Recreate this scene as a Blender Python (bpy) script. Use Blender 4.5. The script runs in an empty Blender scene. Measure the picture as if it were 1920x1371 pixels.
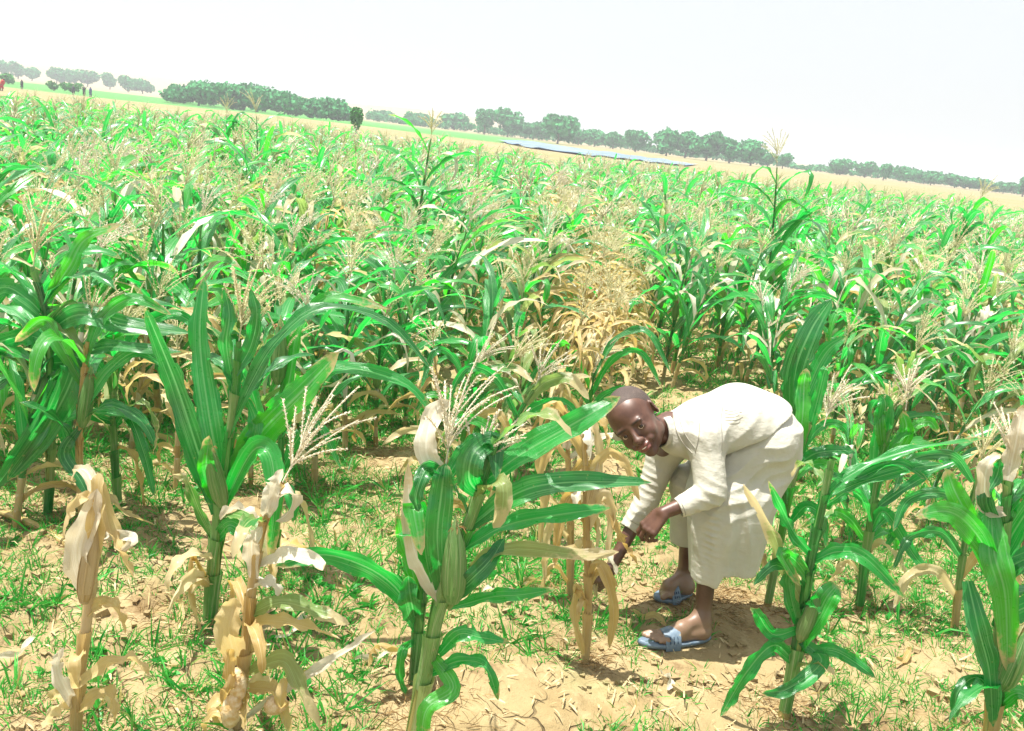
import bpy, math, random
import numpy as np
from mathutils import Matrix, Vector
random.seed(7)
RNG = np.random.default_rng(11)
sc = bpy.context.scene
COL = sc.collection

# ------------------------------------------------------------------ camera, sky, sun, exposure
FPX = 1663.0
PITCH = math.radians(14.73)
ROLL = math.radians(6.5)
CAMZ = 1.65
Fv = np.array([0, math.cos(PITCH), -math.sin(PITCH)])
U0 = np.array([0, math.sin(PITCH), math.cos(PITCH)])
R0 = np.array([1.0, 0, 0])
Rv = R0*math.cos(ROLL) + U0*math.sin(ROLL)
Uv = -R0*math.sin(ROLL) + U0*math.cos(ROLL)
CAM = np.array([0, 0, CAMZ])
cd = bpy.data.cameras.new('camera')
cam = bpy.data.objects.new('camera', cd)
COL.objects.link(cam)
cd.sensor_width = 36
cd.lens = 36*FPX/1920
cd.clip_start = 0.05
cd.clip_end = 6000
M = Matrix(((Rv[0], Uv[0], -Fv[0]), (Rv[1], Uv[1], -Fv[1]), (Rv[2], Uv[2], -Fv[2]))).to_4x4()
M.translation = Vector(CAM)
cam.matrix_world = M
sc.camera = cam

SUN = np.array([-0.24, 0.04, 0.97]); SUN /= np.linalg.norm(SUN)
world = bpy.data.worlds.new('World')
sc.world = world
world.use_nodes = True
wn = world.node_tree
wn.nodes.clear()
wo = wn.nodes.new('ShaderNodeOutputWorld')
bgn = wn.nodes.new('ShaderNodeBackground')
sky = wn.nodes.new('ShaderNodeTexSky')
sky.sky_type = 'NISHITA'
sky.sun_disc = False
sky.sun_elevation = math.asin(SUN[2])
sky.sun_rotation = math.atan2(SUN[0], SUN[1])
sky.dust_density = 5.0
sky.air_density = 1.0
mixn = wn.nodes.new('ShaderNodeMix'); mixn.data_type = 'RGBA'
mixn.inputs[0].default_value = 0.72                       # thin even white haze layer over the blue
wn.links.new(sky.outputs[0], mixn.inputs[6])
mixn.inputs[7].default_value = (5.6, 5.75, 5.8, 1)
wn.links.new(mixn.outputs[2], bgn.inputs[0])
bgn.inputs[1].default_value = 0.088
wn.links.new(bgn.outputs[0], wo.inputs[0])
sl = bpy.data.lights.new('sun', 'SUN')
sl.energy = 5.0
sl.angle = math.radians(0.5)
sl.color = (1.0, 0.96, 0.88)
so = bpy.data.objects.new('sun', sl)
COL.objects.link(so)
so.rotation_euler = Vector(SUN).to_track_quat('Z', 'Y').to_euler()
so.location = (0, 0, 30)
sc.view_settings.view_transform = 'Standard'
sc.view_settings.look = 'None'
sc.view_settings.exposure = 1.12
sc.view_settings.gamma = 1
sc.view_settings.use_curve_mapping = False

# ------------------------------------------------------------------ helpers
def ray(px, py):
    d = Fv*FPX + Rv*(px-960) - Uv*(py-685.5)
    return d
def at(px, py, Y):
    d = ray(px, py)
    return CAM + d*(Y/d[1])
def gp(px, py, z=0.0):
    d = ray(px, py)
    return CAM + d*((z-CAMZ)/d[2])
def horizon(px):
    return 245 + (px-960)*math.tan(ROLL)
def nrm(v):
    v = np.asarray(v, float)
    return v/np.maximum(np.linalg.norm(v, axis=-1, keepdims=True), 1e-9)
def hsh(i, j, k):
    n = (i*374761393 + j*668265263 + k*1274126177) & 0x7fffffff
    n = ((n ^ (n >> 13))*1103515245) & 0x7fffffff
    return ((n ^ (n >> 16)) & 0xffff)/65535.0
def vnoise(x, y, s=1.0, seed=0):
    x = np.asarray(x, float)*s; y = np.asarray(y, float)*s
    xi = np.floor(x).astype(np.int64); yi = np.floor(y).astype(np.int64)
    fx = x-xi; fy = y-yi
    fx = fx*fx*(3-2*fx); fy = fy*fy*(3-2*fy)
    a = hsh(xi, yi, seed); b = hsh(xi+1, yi, seed); c = hsh(xi, yi+1, seed); d = hsh(xi+1, yi+1, seed)
    return (a*(1-fx)+b*fx)*(1-fy) + (c*(1-fx)+d*fx)*fy
def sst(a, b, x):
    t = np.clip((x-a)/(b-a), 0, 1)
    return t*t*(3-2*t)

def ground_h(x, y):
    x = np.asarray(x, float); y = np.asarray(y, float)
    near = 1 - sst(25, 40, np.abs(y))
    h = 0.085*(vnoise(x, y, 1.1, 1)-.5) + 0.055*(vnoise(x, y, 3.1, 2)-.5) + 0.034*(vnoise(x, y, 8, 3)-.5)
    h = h + 0.016*(vnoise(x, y, 21, 4)-.5)
    # shallow cracked plates: sharp valleys between slabs of crust
    c1 = np.abs(vnoise(x, y, 4.3, 5)-.5); c2 = np.abs(vnoise(x+3.3, y, 7.1, 6)-.5)
    h = h - 0.022*(1-sst(0, .035, c1)) - 0.014*(1-sst(0, .04, c2))
    flat = np.exp(-(((x-.72)/.45)**2 + ((y-2.9)/.42)**2)**2)
    h = h*near*(1-.8*flat)
    # far rise on the left, low bank on the right
    az = np.arctan2(x, np.maximum(y, 1))
    hill = sst(345, 620, y)*(7.5*(1-sst(-.45, .12, az)) + 4.5*np.exp(-((az+.10)/.09)**2) + 1.5*(1-sst(0, .5, az)) + 1.6*vnoise(x, y, .012, 8))
    und = sst(60, 160, y)*0.6*(vnoise(x, y, .03, 9)-.5)
    return h + hill + und*(1-sst(-.05, .08, az))*(1-sst(200,300,y))
def gz(x, y):
    return float(ground_h(np.array([x]), np.array([y]))[0])

class Geo:
    def __init__(s):
        s.V = []; s.F = []; s.L = []; s.MI = []; s.n = 0
    def add(s, V, F, L, mi=0):
        V = np.asarray(V, float).reshape(-1, 3)
        F = np.asarray(F, np.int64).reshape(-1, 4)
        L = np.asarray(L, float).reshape(-1, 3)
        s.V.append(V); s.F.append(F+s.n); s.L.append(L); s.MI.append(np.full(len(F), mi)); s.n += len(V)
    def arrays(s):
        return np.concatenate(s.V), np.concatenate(s.F), np.concatenate(s.L), np.concatenate(s.MI)
    def strip(s, P, S, N, w, fold=0.25, rnd=0.5, ns=5, wave=0.0, mi=0, ph=0.0, jag=0.0, curl=0.0, tear=0.0):
        n = len(P); u = np.linspace(-1, 1, ns); t = np.linspace(0, 1, n)
        w = np.asarray(w)
        wu = w[:, None]*np.ones((1, ns))
        if jag > 0:
            j = 1 - jag*RNG.random((n, ns))*(np.abs(u)[None, :] > .9)
            wu = wu*j
        up = np.abs(u)[None, :]*fold*wu*.5
        up = up + wave*np.sin(t[:, None]*23+ph+u[None, :]*1.3)*(u[None, :]**2)*np.sin(t[:, None]*math.pi)
        up = up - curl*(u[None, :]**2)*wu*.5*t[:, None]
        V = P[:, None, :] + S[:, None, :]*(u[None, :, None]*wu[:, :, None]*.5) + N[:, None, :]*up[:, :, None]
        L = np.zeros((n, ns, 3)); L[:, :, 0] = u[None, :]; L[:, :, 1] = t[:, None]; L[:, :, 2] = rnd
        i, j = np.meshgrid(np.arange(n-1), np.arange(ns-1), indexing='ij')
        a = (i*ns+j).ravel()
        if tear > 0:
            e_ = ((j == 0) | (j == ns-2)).ravel()
            keep = ~(e_ & (RNG.random(len(a)) < tear*sst(.15, .8, t[i].ravel())))
            a = a[keep]
        s.add(V, np.stack([a, a+1, a+ns+1, a+ns], 1), L, mi)
    def tube(s, P, r, k=6, rnd=0.5, mi=0, cap=True):
        P = np.asarray(P, float); n = len(P); r = np.broadcast_to(np.asarray(r, float), (n,))
        T = nrm(np.gradient(P, axis=0))
        ref = np.array([0.13, 0.91, 0.2]) if abs(T[0][1]) < .9 else np.array([1., 0, 0])
        A = nrm(np.cross(T, ref)); B = np.cross(T, A)
        th = np.arange(k)*2*math.pi/k
        V = P[:, None, :] + r[:, None, None]*(A[:, None, :]*np.cos(th)[None, :, None] + B[:, None, :]*np.sin(th)[None, :, None])
        L = np.zeros((n, k, 3)); L[:, :, 0] = np.cos(th)[None, :]; L[:, :, 1] = np.linspace(0, 1, n)[:, None]; L[:, :, 2] = rnd
        i, j = np.meshgrid(np.arange(n-1), np.arange(k), indexing='ij')
        a = (i*k+j).ravel(); b = (i*k+(j+1) % k).ravel()
        s.add(V, np.stack([a, b, b+k, a+k], 1), L, mi)

def mesh_from(name, V, F, L=None, MI=None, mats=(), smooth=True):
    me = bpy.data.meshes.new(name)
    V = np.ascontiguousarray(V, np.float32); F = np.ascontiguousarray(F, np.int32)
    k = F.shape[1]
    me.vertices.add(len(V)); me.vertices.foreach_set('co', V.ravel())
    me.loops.add(F.size); me.loops.foreach_set('vertex_index', F.ravel())
    me.polygons.add(len(F)); me.polygons.foreach_set('loop_start', np.arange(len(F), dtype=np.int32)*k)
    if MI is not None:
        me.polygons.foreach_set('material_index', np.ascontiguousarray(MI, np.int32))
    me.update(calc_edges=True)
    me.polygons.foreach_set('use_smooth', np.full(len(F), smooth))
    if L is not None:
        at_ = me.attributes.new('lc', 'FLOAT_VECTOR', 'POINT')
        at_.data.foreach_set('vector', np.ascontiguousarray(L, np.float32).ravel())
    for m in mats:
        me.materials.append(m)
    me.validate()
    return me
def obj(name, me, parent=None, loc=None):
    o = bpy.data.objects.new(name, me)
    COL.objects.link(o)
    if parent is not None:
        o.parent = parent
    if loc is not None:
        o.location = loc
    return o
def gobj(name, g, mats, parent=None, smooth=True):
    V, F, L, MI = g.arrays()
    return obj(name, mesh_from(name, V, F, L, MI, mats, smooth), parent)
def empty(name, loc, label, cat, group=None, rz=0.0):
    o = bpy.data.objects.new(name, None)
    o.empty_display_size = .1
    COL.objects.link(o)
    o.location = loc; o.rotation_euler = (0, 0, rz)
    tag(o, label, cat, group)
    return o
def tag(o, label=None, cat=None, group=None, kind=None):
    if label: o['label'] = label
    if cat: o['category'] = cat
    if group: o['group'] = group
    if kind: o['kind'] = kind
    return o
def box_geo(g, c, h, R=None, rnd=.5, mi=0):
    q = np.array([[x, y, z] for z in (-1, 1) for y in (-1, 1) for x in (-1, 1)], float)*np.asarray(h)
    if R is not None: q = q @ np.asarray(R).T
    V = q+np.asarray(c)
    F = [[0, 2, 3, 1], [4, 5, 7, 6], [0, 1, 5, 4], [2, 6, 7, 3], [0, 4, 6, 2], [1, 3, 7, 5]]
    g.add(V, F, np.tile([0, 0, rnd], (8, 1)), mi)

# ------------------------------------------------------------------ materials
class NT:
    def __init__(s, name):
        s.m = bpy.data.materials.new(name); s.m.use_nodes = True
        s.t = s.m.node_tree; s.t.nodes.clear()
        s.out = s.t.nodes.new('ShaderNodeOutputMaterial')
    def n(s, ty, **kw):
        nd = s.t.nodes.new(ty)
        for k, v in kw.items(): setattr(nd, k, v)
        return nd
    def l(s, a, b): s.t.links.new(a, b)
    def set(s, nd, i, v):
        if hasattr(v, 'is_output') or isinstance(v, bpy.types.NodeSocket): s.l(v, nd.inputs[i])
        else: nd.inputs[i].default_value = v
    def math(s, op, a, b=0.0, c=None, clamp=False):
        nd = s.n('ShaderNodeMath', operation=op); nd.use_clamp = clamp
        s.set(nd, 0, a); s.set(nd, 1, b)
        if c is not None: s.set(nd, 2, c)
        return nd.outputs[0]
    def mix(s, f, a, b, bt='MIX'):
        nd = s.n('ShaderNodeMix'); nd.data_type = 'RGBA'; nd.blend_type = bt
        s.set(nd, 0, f)
        s.set(nd, 6, a if not isinstance(a, tuple) else (*a[:3], 1)); s.set(nd, 7, b if not isinstance(b, tuple) else (*b[:3], 1))
        return nd.outputs[2]
    def ss(s, x, a, b, lo=0.0, hi=1.0):
        nd = s.n('ShaderNodeMapRange'); nd.interpolation_type = 'SMOOTHSTEP'
        s.set(nd, 0, x); nd.inputs[1].default_value = a; nd.inputs[2].default_value = b
        nd.inputs[3].default_value = lo; nd.inputs[4].default_value = hi
        return nd.outputs[0]
    def noise(s, scale, vec=None, detail=3.0, rough=.55):
        nd = s.n('ShaderNodeTexNoise'); nd.inputs['Scale'].default_value = scale
        nd.inputs['Detail'].default_value = detail; nd.inputs['Roughness'].default_value = rough
        if vec is not None: s.l(vec, nd.inputs['Vector'])
        return nd.outputs[0]
    def lc(s):
        a = s.n('ShaderNodeAttribute', attribute_name='lc')
        x = s.n('ShaderNodeSeparateXYZ'); s.l(a.outputs['Vector'], x.inputs[0])
        return a.outputs['Vector'], x.outputs[0], x.outputs[1], x.outputs[2]
    def bump(s, h, st, dist):
        b = s.n('ShaderNodeBump'); b.inputs['Strength'].default_value = st; b.inputs['Distance'].default_value = dist
        s.l(h, b.inputs['Height']); return b.outputs[0]
    def princ(s, col, rough=.5, spec=.5, normal=None, **kw):
        p = s.n('ShaderNodeBsdfPrincipled')
        s.set(p, 'Base Color', col if not isinstance(col, tuple) else (*col[:3], 1))
        s.set(p, 'Roughness', rough); s.set(p, 'Specular IOR Level', spec)
        if normal is not None: s.l(normal, p.inputs['Normal'])
        for k, v in kw.items(): s.set(p, k.replace('_', ' '), v)
        return p.outputs[0]
    def done(s, sh):
        s.l(sh, s.out.inputs[0]); return s.m

def leaf_material(name, cols, rib, tipcol, tr, rough, ribw=.075, tipa=.86):
    t = NT(name)
    vec, u, v, r = t.lc()
    oi = t.n('ShaderNodeObjectInfo')
    rr = t.math('FRACT', t.math('ADD', r, oi.outputs['Random']))
    geo = t.n('ShaderNodeNewGeometry')
    pos = geo.outputs['Position']
    au = t.math('ABSOLUTE', u)
    nz = t.noise(9, pos, 3)
    nf = t.noise(60, pos, 2)
    c = t.mix(t.ss(rr, .1, .55), cols[0], cols[1])
    c = t.mix(t.ss(rr, .6, .95), c, cols[2])
    c = t.mix(t.ss(nz, .42, .75), c, cols[1])
    # fine parallel veins, plus broad pale streaks that paint glare into the colour
    mp = t.n('ShaderNodeMapping'); mp.inputs['Scale'].default_value = (9, 1.3, 7); t.l(vec, mp.inputs[0])
    st_ = t.noise(1.0, mp.outputs[0], 3, .7)
    ve = t.math('SINE', t.math('MULTIPLY', u, 70.0))
    c = t.mix(t.math('MULTIPLY', t.ss(st_, .46, .70), .62), c, rib)
    c = t.mix(t.math('MULTIPLY', t.ss(ve, .4, 1.0), .06), c, rib)
    # midrib
    ribm = t.ss(au, ribw*1.6, ribw*.7)
    c = t.mix(t.math('MULTIPLY', ribm, .7), c, rib)
    # scorched tip and margin with its own ragged outline
    e = t.math('ADD', t.math('ADD', v, t.math('MULTIPLY', t.math('POWER', au, 3.0), .13)), t.math('MULTIPLY', t.math('SUBTRACT', nf, .5), .35))
    e = t.math('ADD', e, t.math('MULTIPLY', t.math('SUBTRACT', rr, .5), .16))
    tip = t.ss(e, tipa+.06, tipa+.2)
    c = t.mix(tip, c, tipcol)
    spots = t.ss(t.noise(38, pos, 2), .70, .78)
    c = t.mix(t.math('MULTIPLY', spots, .5), c, tipcol)
    b = t.bump(t.math('ADD', t.math('ADD', t.math('MULTIPLY', ve, .35), t.math('MULTIPLY', st_, 1.6)), t.math('MULTIPLY', nf, 1.3)), .6, .0035)
    p = t.princ(c, t.math('ADD', rough, t.math('MULTIPLY', nf, .16)), .85, b, Coat_Weight=.85 if name == 'maize_leaf_green' else .2, Coat_Roughness=.27)
    tl = t.n('ShaderNodeBsdfTranslucent')
    hs = t.n('ShaderNodeHueSaturation'); hs.inputs['Value'].default_value = 2.3; hs.inputs['Saturation'].default_value = 1.1
    t.l(c, hs.inputs['Color']); t.l(hs.outputs[0], tl.inputs[0])
    mx = t.n('ShaderNodeMixShader'); mx.inputs[0].default_value = tr
    t.l(p, mx.inputs[1]); t.l(tl.outputs[0], mx.inputs[2])
    return t.done(mx.outputs[0])

M_LEAF = leaf_material('maize_leaf_green', [(.003, .150, .022), (.010, .290, .038), (.055, .350, .022)], (.18, .44, .18), (.42, .35, .16), .40, .22, .05)
M_DRY = leaf_material('maize_leaf_dry', [(.42, .285, .085), (.53, .41, .18), (.62, .53, .33)], (.58, .48, .26), (.62, .56, .42), .28, .5, .05, .95)
M_HALF = leaf_material('maize_leaf_yellowing', [(.07, .25, .04), (.26, .30, .10), (.02, .21, .03)], (.36, .46, .20), (.52, .44, .25), .30, .28, .05, .60)
M_WHITE = leaf_material('maize_leaf_bleached_glare', [(.56, .50, .36), (.66, .62, .50), (.46, .36, .18)], (.74, .71, .60), (.5, .40, .22), .18, .5)  # dead bleached leaves; also field leaves painted pale as if blown out by glare

def stalk_material(name, c0, c1, nodecol):
    t = NT(name)
    vec, u, v, r = t.lc()
    oi = t.n('ShaderNodeObjectInfo')
    geo = t.n('ShaderNodeNewGeometry')
    nz = t.noise(14, geo.outputs['Position'], 3)
    c = t.mix(t.ss(nz, .3, .7), c0, c1)
    c = t.mix(t.ss(v, .42, .0), c, nodecol)
    fi = t.math('SINE', t.math('MULTIPLY', u, 26.0))
    c = t.mix(t.math('MULTIPLY', t.ss(fi, .3, 1), .18), c, (.75, .75, .45))
    return t.done(t.princ(c, .42, .45, t.bump(t.math('ADD', fi, nz), .3, .001)))
M_STALK = stalk_material('maize_stalk_green', (.025, .20, .025), (.09, .30, .05), (.30, .24, .07))
M_DSTALK = stalk_material('maize_stalk_dry', (.32, .20, .05), (.46, .34, .13), (.24, .15, .045))
def simple(name, c0, c1, scale, rough=.7, bs=.5, bd=.003, c2=None, tr=0.0):
    t = NT(name)
    geo = t.n('ShaderNodeNewGeometry')
    nz = t.noise(scale, geo.outputs['Position'], 4)
    c = t.mix(t.ss(nz, .32, .68), c0, c1)
    if c2: c = t.mix(t.ss(t.noise(scale*.23, geo.outputs['Position'], 2), .5, .75), c, c2)
    p = t.princ(c, rough, .35, t.bump(nz, bs, bd))
    if tr > 0:
        tl = t.n('ShaderNodeBsdfTranslucent'); t.l(c, tl.inputs[0])
        mx = t.n('ShaderNodeMixShader'); mx.inputs[0].default_value = tr
        t.l(p, mx.inputs[1]); t.l(tl.outputs[0], mx.inputs[2]); p = mx.outputs[0]
    return t.done(p)
M_TASSEL = simple('maize_tassel', (.58, .53, .29), (.76, .73, .48), 130, .6, .6, .002, tr=.3)
M_TASSELW = simple('maize_tassel_pale', (.60, .53, .36), (.78, .74, .60), 130, .6, .6, .002, tr=.2)
M_SILK = simple('maize_silk', (.20, .08, .03), (.42, .22, .08), 90, .7)
M_HUSK = leaf_material('ear_husk', [(.06, .26, .04), (.14, .34, .08), (.30, .38, .14)], (.45, .52, .28), (.55, .46, .25), .2, .36, .02)
M_DHUSK = leaf_material('ear_husk_dry', [(.46, .34, .13), (.58, .48, .27), (.38, .25, .08)], (.64, .55, .34), (.66, .6, .46), .2, .5, .02)
M_COB = simple('cob_grain', (.50, .33, .13), (.66, .55, .36), 60, .5, .8, .006)

# ------------------------------------------------------------------ ground and terrain
def make_ground_material():
    t = NT('tan_soil')
    geo = t.n('ShaderNodeNewGeometry'); pos = geo.outputs['Position']
    n1 = t.noise(1.7, pos, 4); n2 = t.noise(11, pos, 5, .65); n3 = t.noise(70, pos, 4, .7)
    c = t.mix(t.ss(n1, .3, .7), (.245, .180, .085), (.320, .245, .128))
    c = t.mix(t.ss(n2, .45, .72), c, (.36, .285, .155))
    c = t.mix(t.ss(n3, .58, .78), c, (.14, .075, .032))
    c = t.mix(t.math('MULTIPLY', t.ss(t.noise(5, pos, 5, .7), .56, .66), .55), c, (.12, .066, .03))
    # greenish patches on the crust
    c = t.mix(t.math('MULTIPLY', t.ss(t.noise(2.3, pos, 3), .56, .72), .35), c, (.22, .28, .12))
    vo = t.n('ShaderNodeTexVoronoi'); vo.feature = 'DISTANCE_TO_EDGE'; vo.inputs['Scale'].default_value = 4.5
    wv = t.n('ShaderNodeVectorMath', operation='ADD'); t.l(pos, wv.inputs[0])
    nn = t.n('ShaderNodeTexNoise'); nn.inputs['Scale'].default_value = 6; t.l(pos, nn.inputs['Vector'])
    sc_ = t.n('ShaderNodeVectorMath', operation='SCALE'); t.l(nn.outputs[1], sc_.inputs[0]); sc_.inputs['Scale'].default_value = .25
    t.l(sc_.outputs[0], wv.inputs[1]); t.l(wv.outputs[0], vo.inputs['Vector'])
    crack = t.ss(vo.outputs['Distance'], .0, .022)
    gate = t.ss(t.noise(1.3, pos, 2), .50, .66)
    crk = t.math('MULTIPLY', t.math('SUBTRACT', 1.0, crack), gate)
    c = t.mix(t.math('MULTIPLY', crk, t.ss(n2, .35, .6, .1, .75)), c, (.075, .04, .018))
    # far plain: bands of green crop and brown fallow beyond the maize
    sx = t.n('ShaderNodeSeparateXYZ'); t.l(pos, sx.inputs[0])
    y = t.math('ADD', sx.outputs[1], t.math('MULTIPLY', t.math('SUBTRACT', t.noise(.03, pos, 2), .5), 30.0))
    far = t.ss(y, 32, 45)
    fc = t.mix(t.ss(t.noise(.06, pos, 4), .35, .65), (.27, .215, .11), (.20, .20, .08))
    gm = t.math('MULTIPLY', t.ss(y, 118, 128), t.ss(y, 345, 300))
    gm = t.math('MULTIPLY', gm, t.ss(sx.outputs[0], 10, -10))
    fc = t.mix(gm, fc, (.06, .22, .04))
    dist = t.ss(y, 200, 260)
    fc = t.mix(dist, fc, (.29, .235, .135))
    c = t.mix(far, c, fc)
    h = t.math('ADD', t.math('ADD', t.math('MULTIPLY', n2, .6), t.math('MULTIPLY', n3, .35)), t.math('MULTIPLY', crk, -.9))
    return t.done(t.princ(c, .9, .2, t.bump(h, .9, .02)))
M_SOIL = make_ground_material()

def graded(dense, step, lo, hi, grow=1.11):
    a = list(np.arange(dense[0], dense[1]+1e-6, step))
    s = step; x = a[-1]
    while x < hi:
        s *= grow; x += s; a.append(min(x, hi))
    s = step; x = a[0]; left = []
    while x > lo:
        s *= grow; x -= s; left.append(max(x, lo))
    return np.array(left[::-1]+a)
gx = graded((-1.9, 2.6), .017, -2500, 2500); gy = graded((1.5, 5.6), .019, -60, 3400)
X, Y = np.meshgrid(gx, gy, indexing='ij')
Z = ground_h(X, Y)
Vg = np.stack([X, Y, Z], 2).reshape(-1, 3)
nx, ny = X.shape
i, j = np.meshgrid(np.arange(nx-1), np.arange(ny-1), indexing='ij')
a = (i*ny+j).ravel()
tag(obj('ground', mesh_from('ground', Vg, np.stack([a, a+ny, a+ny+1, a+1], 1), None, None, [M_SOIL])), kind='structure')

# water beyond the field
t = NT('pond_water')
geo_ = t.n('ShaderNodeNewGeometry')
t.done(t.princ(t.mix(t.ss(t.noise(.12, geo_.outputs['Position'], 4, .7), .45, .65), (.12, .19, .27), (.22, .28, .28)), .5, .2, t.bump(t.noise(1.5, geo_.outputs['Position'], 3), .4, .05)))
def sheet(name, pts, z, mat):
    V = []; F = []
    pts = [np.array(p) for p in pts]
    import bmesh
    bm = bmesh.new()
    vs = [bm.verts.new((p[0], p[1], z)) for p in pts]
    f = bm.faces.new(vs)
    if f.normal.z < 0: f.normal_flip()
    bmesh.ops.triangulate(bm, faces=[f])
    me = bpy.data.meshes.new(name); bm.to_mesh(me); bm.free(); me.materials.append(mat)
    return tag(obj(name, me), kind='structure')
near_edge = [(930, 261), (960, 269), (1010, 278), (1080, 287), (1140, 294), (1200, 301), (1260, 307), (1310, 311)]
far_edge = [(1310, 308), (1260, 300), (1200, 293), (1100, 279), (1000, 266), (960, 260.5)]
wp = []
for e in (near_edge, far_edge):
    for q in range(len(e)-1):
        for s_ in np.linspace(0, 1, 5)[:-1]:
            p0 = gp(*e[q], .15); p1 = gp(*e[q+1], .15)
            p = p0*(1-s_)+p1*s_
            jit = .10*(RNG.random()-.5)
            p = CAM + (p-CAM)*(1+jit*1.5); wp.append(p)
sheet('water', wp, .15, t.m)

# ------------------------------------------------------------------ far trees, shrubs
M_CROWN = simple('tree_crown', (.018, .24, .065), (.038, .31, .09), 1.2, .8, .3, .02, (.016, .16, .045), tr=.15)
M_SHRUB = simple('shrub_leaves', (.02, .20, .02), (.05, .28, .04), 2, .7, .3, .02, tr=.15)
M_TRUNK = simple('tree_bark', (.13, .09, .06), (.22, .16, .11), 6, .85)
def crown_geo(g, c, r, n, leaf, rng, lobes=6):
    c = np.array(c, float); r = np.array(r, float)
    lc_ = [(c + r*np.array([rng.uniform(-.55, .55), rng.uniform(-.5, .5), rng.uniform(-.35, .45)]), r*rng.uniform(.42, .68)) for _ in range(lobes)]
    lc_.append((c, r*.7))
    per = n//len(lc_)
    for cc, rr in lc_:
        d = nrm(rng.normal(size=(per, 3))); rad = rng.uniform(.72, 1.05, (per, 1))
        P = cc + d*rr*rad
        nn = nrm(d*.7+rng.normal(size=(per, 3))*.6)
        A = nrm(np.cross(nn, rng.normal(size=(per, 3)))); B = np.cross(nn, A)
        s = leaf*rng.uniform(.6, 1.3, (per, 1))
        V = np.stack([P-A*s-B*s*.6, P+A*s-B*s*.6, P+A*s*.8+B*s, P-A*s*.8+B*s], 1).reshape(-1, 3)
        F = np.arange(per*4).reshape(-1, 4)
        g.add(V, F, np.tile([0, 0, .5], (per*4, 1)))
    return lc_
def far_tree(px, base_py, top_py, wpx, Yd, label, cat='tree', name='tree', group=None, trunk=True, mat=None, n=1100, seed=0, zb=None):
    rng = np.random.default_rng(seed+int(px)*3+1)
    if Yd is None:
        p = gp(px, base_py); Yd = p[1]
    b = at(px, base_py, Yd)
    z0 = gz(b[0], b[1]) if zb is None else zb
    top = at(px, top_py, Yd)[2]
    hw = (at(px+wpx/2, base_py, Yd)[0]-at(px-wpx/2, base_py, Yd)[0])/2
    H = max(top-z0, .5)
    e = empty(name, (b[0], b[1], z0-.05), label, cat, group)
    g = Geo()
    tz = (.07*H if trunk else 0.0)
    hw *= 1.18
    lob = crown_geo(g, (0, 0, tz+(H-tz)*.5), (hw*.92, hw*.8, (H-tz)*.52), n, hw*.085+.05, rng)
    gobj('crown', g, [mat or M_CROWN], e, smooth=False)
    g = Geo()
    r0 = .035*H+.03
    g.tube([[0, 0, -.2], [0.02*H, 0, .3*H], [0, 0.01, .6*H]], [r0, r0*.7, r0*.35], 7)
    for cc, rr in lob[:4]:
        g.tube([[0, 0, .25*H], np.array(cc)*.6+np.array([0, 0, .12*H]), cc], [r0*.5, r0*.3, r0*.12], 5)
    gobj('trunk', g, [M_TRUNK], e)
    return e
HT = [  # px, base, top, width, distance, label
 (6, 146, 113, 30, 330, 'dark round tree cut by the left edge of the photo, on the pale rise'),
 (34, 148, 115, 30, 330, 'second hill tree from the left edge, domed crown'),
 (60, 152, 126, 30, 330, 'small low tree third from the left edge on the pale rise'),
 (106, 156, 124, 34, 330, 'left half of the paired crowns on the pale rise'),
 (131, 158, 127, 36, 330, 'right half of the paired crowns on the pale rise, slightly lower'),
 (164, 160, 130, 38, 330, 'broad flat-topped tree right of the paired crowns on the rise'),
 (206, 165, 137, 32, 330, 'lone round tree with a visible trunk on the rise'),
 (240, 176, 144, 36, 300, 'left crown of the wide leafy pair beside the sandy mound'),
 (267, 178, 147, 44, 300, 'right crown of the wide leafy pair beside the sandy mound'),
]
for px, b_, t_, w_, Yd, lab in HT:
    far_tree(px, b_, t_, w_, Yd, lab, n=900)
far_tree(16, 155, 138, 26, 150, 'bright green bush at far left below the hill trees', 'bush', 'bush', None, False, M_SHRUB, 500)
far_tree(101, 166, 151, 20, 140, 'small bright bush on the green strip under the paired trees', 'bush', 'bush', None, False, M_SHRUB, 400)
far_tree(135, 170, 156, 36, 140, 'low spreading bush on the green strip, right of a smaller one', 'bush', 'bush', None, False, M_SHRUB, 400)
far_tree(667, 236, 196, 24, 75, 'small bright green tree standing alone past the field edge', 'tree', 'tree', None, False, M_SHRUB, 700)
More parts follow.
